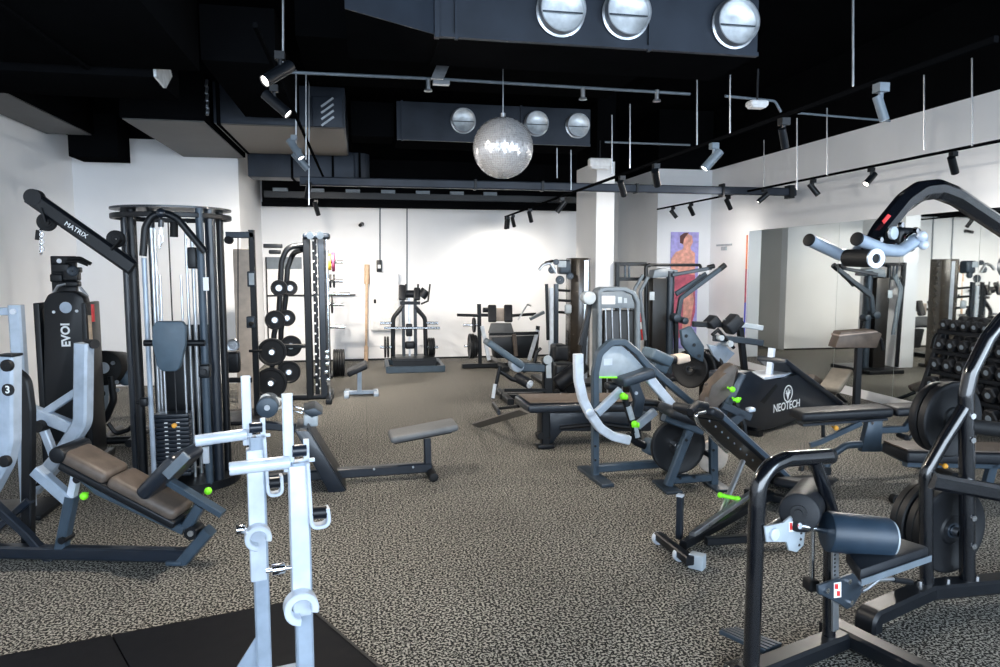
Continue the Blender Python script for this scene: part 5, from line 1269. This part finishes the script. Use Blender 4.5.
# ------------------------------------------------------------------ pulldown tower with pale arms
p = Pl((0, 9.6), 0)
t = thing('row_tower', 'dark smoked tower with gunmetal lever arms reaching past the poster', 'gym machine', p.F(660, 400))
zt_ = p(656, 278).z; q = p(656, 278)
B().box((q.x, 9.6, zt_/2), .22, .3, zt_, bev=.01).put('stack_cover', BRS, t)
q = p(668.5, 271); B().cyl((q.x, 9.53, .02), (q.x, 9.53, q.z), .06, 20).put('round_column', GUN, t)
B().prism(p.L([(650, 278), (652, 270), (662, 268), (675, 270), (676, 276)], 0), .2, Y_, bev=.01).put('top_housing', GRY, t)
L_ = p.L([(646, 272), (646, 400)], -.05); L_[1].z = .02; L_[0] = p(646, 266, -.05)
B().tube([p(650, 265, -.05)]+L_, .03, 12, bend=.08).put('frame_tube', SAT, t)
B().beam(p.L([(617, 262), (617, 288)], .1), .06, .06, side=Y_).put('rig_post', SAT, t)
B().beam(p.L([(615, 264), (646, 264)], .1), .045, .05, side=Y_).beam(p.L([(615, 279), (646, 279)], .1), .045, .05, side=Y_).each('rig_bar', SAT, t)
for x in (625, 629): B().beam(p.L([(x, 264), (x, 279)], .1), .02, .03, side=Y_).put('rig_strut', GUN, t)
L_ = p.L([(617, 286), (617, 400)], .1); L_[1].z = .02; B().beam(L_, .05, .05, side=Y_).put('rig_leg', SAT, t)
B().tube(p.L([(643, 275), (634, 290), (637, 318), (640, 340)], -.1), .026, 10, bend=.12).tube(p.L([(648, 277), (640, 292), (643, 318), (645, 340)], -.15), .026, 10, bend=.12).each('curved_bar', GRY, t)
B().tube(p.L([(646, 265), (700, 265), (701.5, 270)], .0), .022, 10, bend=.03).put('top_bar', SAT, t)
B().beam(p.L([(672, 275), (711, 268)], -.2), .05, .05, side=Y_).put('upper_arm', NVY, t)
B().cyl(p(708, 267.5, -.2), p(714, 266, -.2), .035, 12).put('arm_grip', SAT, t)
B().beam(p.L([(678, 316), (681, 298), (724, 266)], -.25), .06, .065, side=Y_, bend=.06).put('lever_arm', GUN, t)
B().cyl(p(720, 269, -.25), p(725, 265, -.25), .042, 12).put('arm_grip', SAT, t)
B().beam(p.L([(676, 294), (698, 280), (706, 274)], -.15), .05, .07, side=Y_).each('arm_brace', GUN, t)
B().prism(p.L([(690, 284), (700, 274), (702, 280), (694, 288)], -.15), .03, Y_, bev=.005).put('arm_gusset', NVY, t)
B().cyl(*p.N(678, 318, -.32, -.15), .06, 18, bev=.01).cyl(*p.N(686, 321, -.3, -.15), .05, 18, bev=.01).each('arm_pivot', GUN, t)
B().box(p(652, 296, -.16), .075, .01, .12, bev=.003).put('placard', LTP, t)
B().box((p(660, 400).x, 9.6, .03), .6, .9, .06, bev=.01).put('base', SAT, t)
B().beam(p.L([(676, 318), (676, 380)], -.1), .06, .06, side=Y_).put('rear_post', SAT, t)

# ------------------------------------------------------------------ plate loaded row machine
p = Pl((0, 6.9), 4)
t = thing('chest_supported_row', 'grey gusseted plate loaded row machine with black arm pads by the mirror', 'gym machine', p.F(715, 425))
B().prism(p.L([(680, 330), (690, 326), (703, 346), (702, 362), (690, 356), (682, 345)], -.1), .06, p.n, bev=.008).put('grey_gusset', SLT, t)
B().bolts(p.L([(686, 336), (694, 345), (699, 356)], -.13), -p.n, .02).each('gusset_bolt', SAT, t)
B().prism(p.L([(707, 344), (715, 346), (722, 342), (727, 349), (734, 353), (728, 359), (722, 366), (713, 356)], .0), .05, p.n, bev=.006).put('pale_gusset', SLV, t)
B().beam(p.L([(693, 324), (728, 325)], 0), .06, .06, side=p.n).put('top_bar', SAT, t)
B().pad(p(708, 326, 0), p(716, 318, 0), .16, .11, p.n, .02).put('arm_pad', PAD, t)
B().pad(p(726, 330, -.05), p(738, 318, -.05), .16, .15, p.n, .02).put('arm_pad', PAD, t)
B().beam(p.L([(724, 322), (762, 328)], -.0), .05, .06, side=p.n).put('pale_bar', LTP, t)
B().beam(p.L([(714, 338), (740, 340), (762, 343)], -.1), .06, .07, side=p.n).put('lower_bar', GUN, t)
L_ = p.L([(739, 318), (745, 375)], .05); B().beam(L_, .06, .07, side=p.n).put('rear_post', SAT, t)
B().tube(p.L([(712, 335), (718, 330), (727, 340), (734, 348)], -.15), .02, 8).put('grip', SAT, t)
B().cyl(*p.N(731, 344, -.2, -.05), .035, 14).cyl(*p.N(722, 338, -.2, -.05), .03, 14).each('pivot', LTP, t)
for i, x in enumerate((690, 699, 707)):
    c = p(x, 369-i*1.5, .12); plate(c, V((-.80, -.60, 0)), .215-.01*i, .045, ['front', 'middle', 'rear'][i]+' big black weight plate on the grey gusseted row machine', 'plates on the row machine')
c = p(699, 367.5, .12); B().cyl(c+V((-.80, -.60, 0))*.2, c-V((-.80, -.60, 0))*.2, .025, 12).put('plate_peg', CHR, t)
B().pad(p(647, 352, -.6), p(667, 361, -.6), .26, .11, p.n, .025).put('chest_pad', PDB, t)
B().pad(p(651, 362, -.5), p(664, 369, -.5), .2, .10, p.n, .02).put('seat_pad', PDB, t)
B().pad(p(673, 360, -.4), p(686, 357, -.4), .2, .08, p.n, .02).put('knee_pad', TAN, t)
B().cyl(p(674, 360, -.52), p(668, 360, -.55), .05).put('knee_roller', PAD, t)
L_ = p.L([(660, 366), (664, 420)], -.45); L_[1].z = .03; B().beam(L_, .07, .07, side=p.n).put('front_post', SAT, t)
a, c = p.F(662, 424, -.3), p.F(750, 420, -.0)
B().beam([L_[1]+Z*.02, V((p(745, 375, .05).x, p(745, 375, .05).y, .05))], .08, .07, side=p.n).put('base_beam', SAT, t)
e_ = V((p(745, 375, .05).x, p(745, 375, .05).y, .04))
B().beam([e_-p.n*.35, e_+p.n*.35], .08, .07, side=p.u).beam([e_, p(745, 374, .05)], .06, .06, side=p.n).beam([p(704, 350, .25), V((p(704, 350, .25).x, p(704, 350, .25).y, .05))], .07, .07, side=p.n).each('rear_leg', SAT, t)
B().box(p(753, 381, .1), .25, .3, .12, bev=.02, ax=(p.u, p.n, Z)).put('ballast_box', SAT, t)
B().box(p(759, 383, -.06), .09, .02, .11, ax=(p.u, p.n, Z)).put('label_plate', LTP, t)
B().beam([p(753, 386, .1), V((p(753, 386, .1).x, p(753, 386, .1).y, .02))], .1, .1, side=p.n).put('ballast_leg', SAT, t)
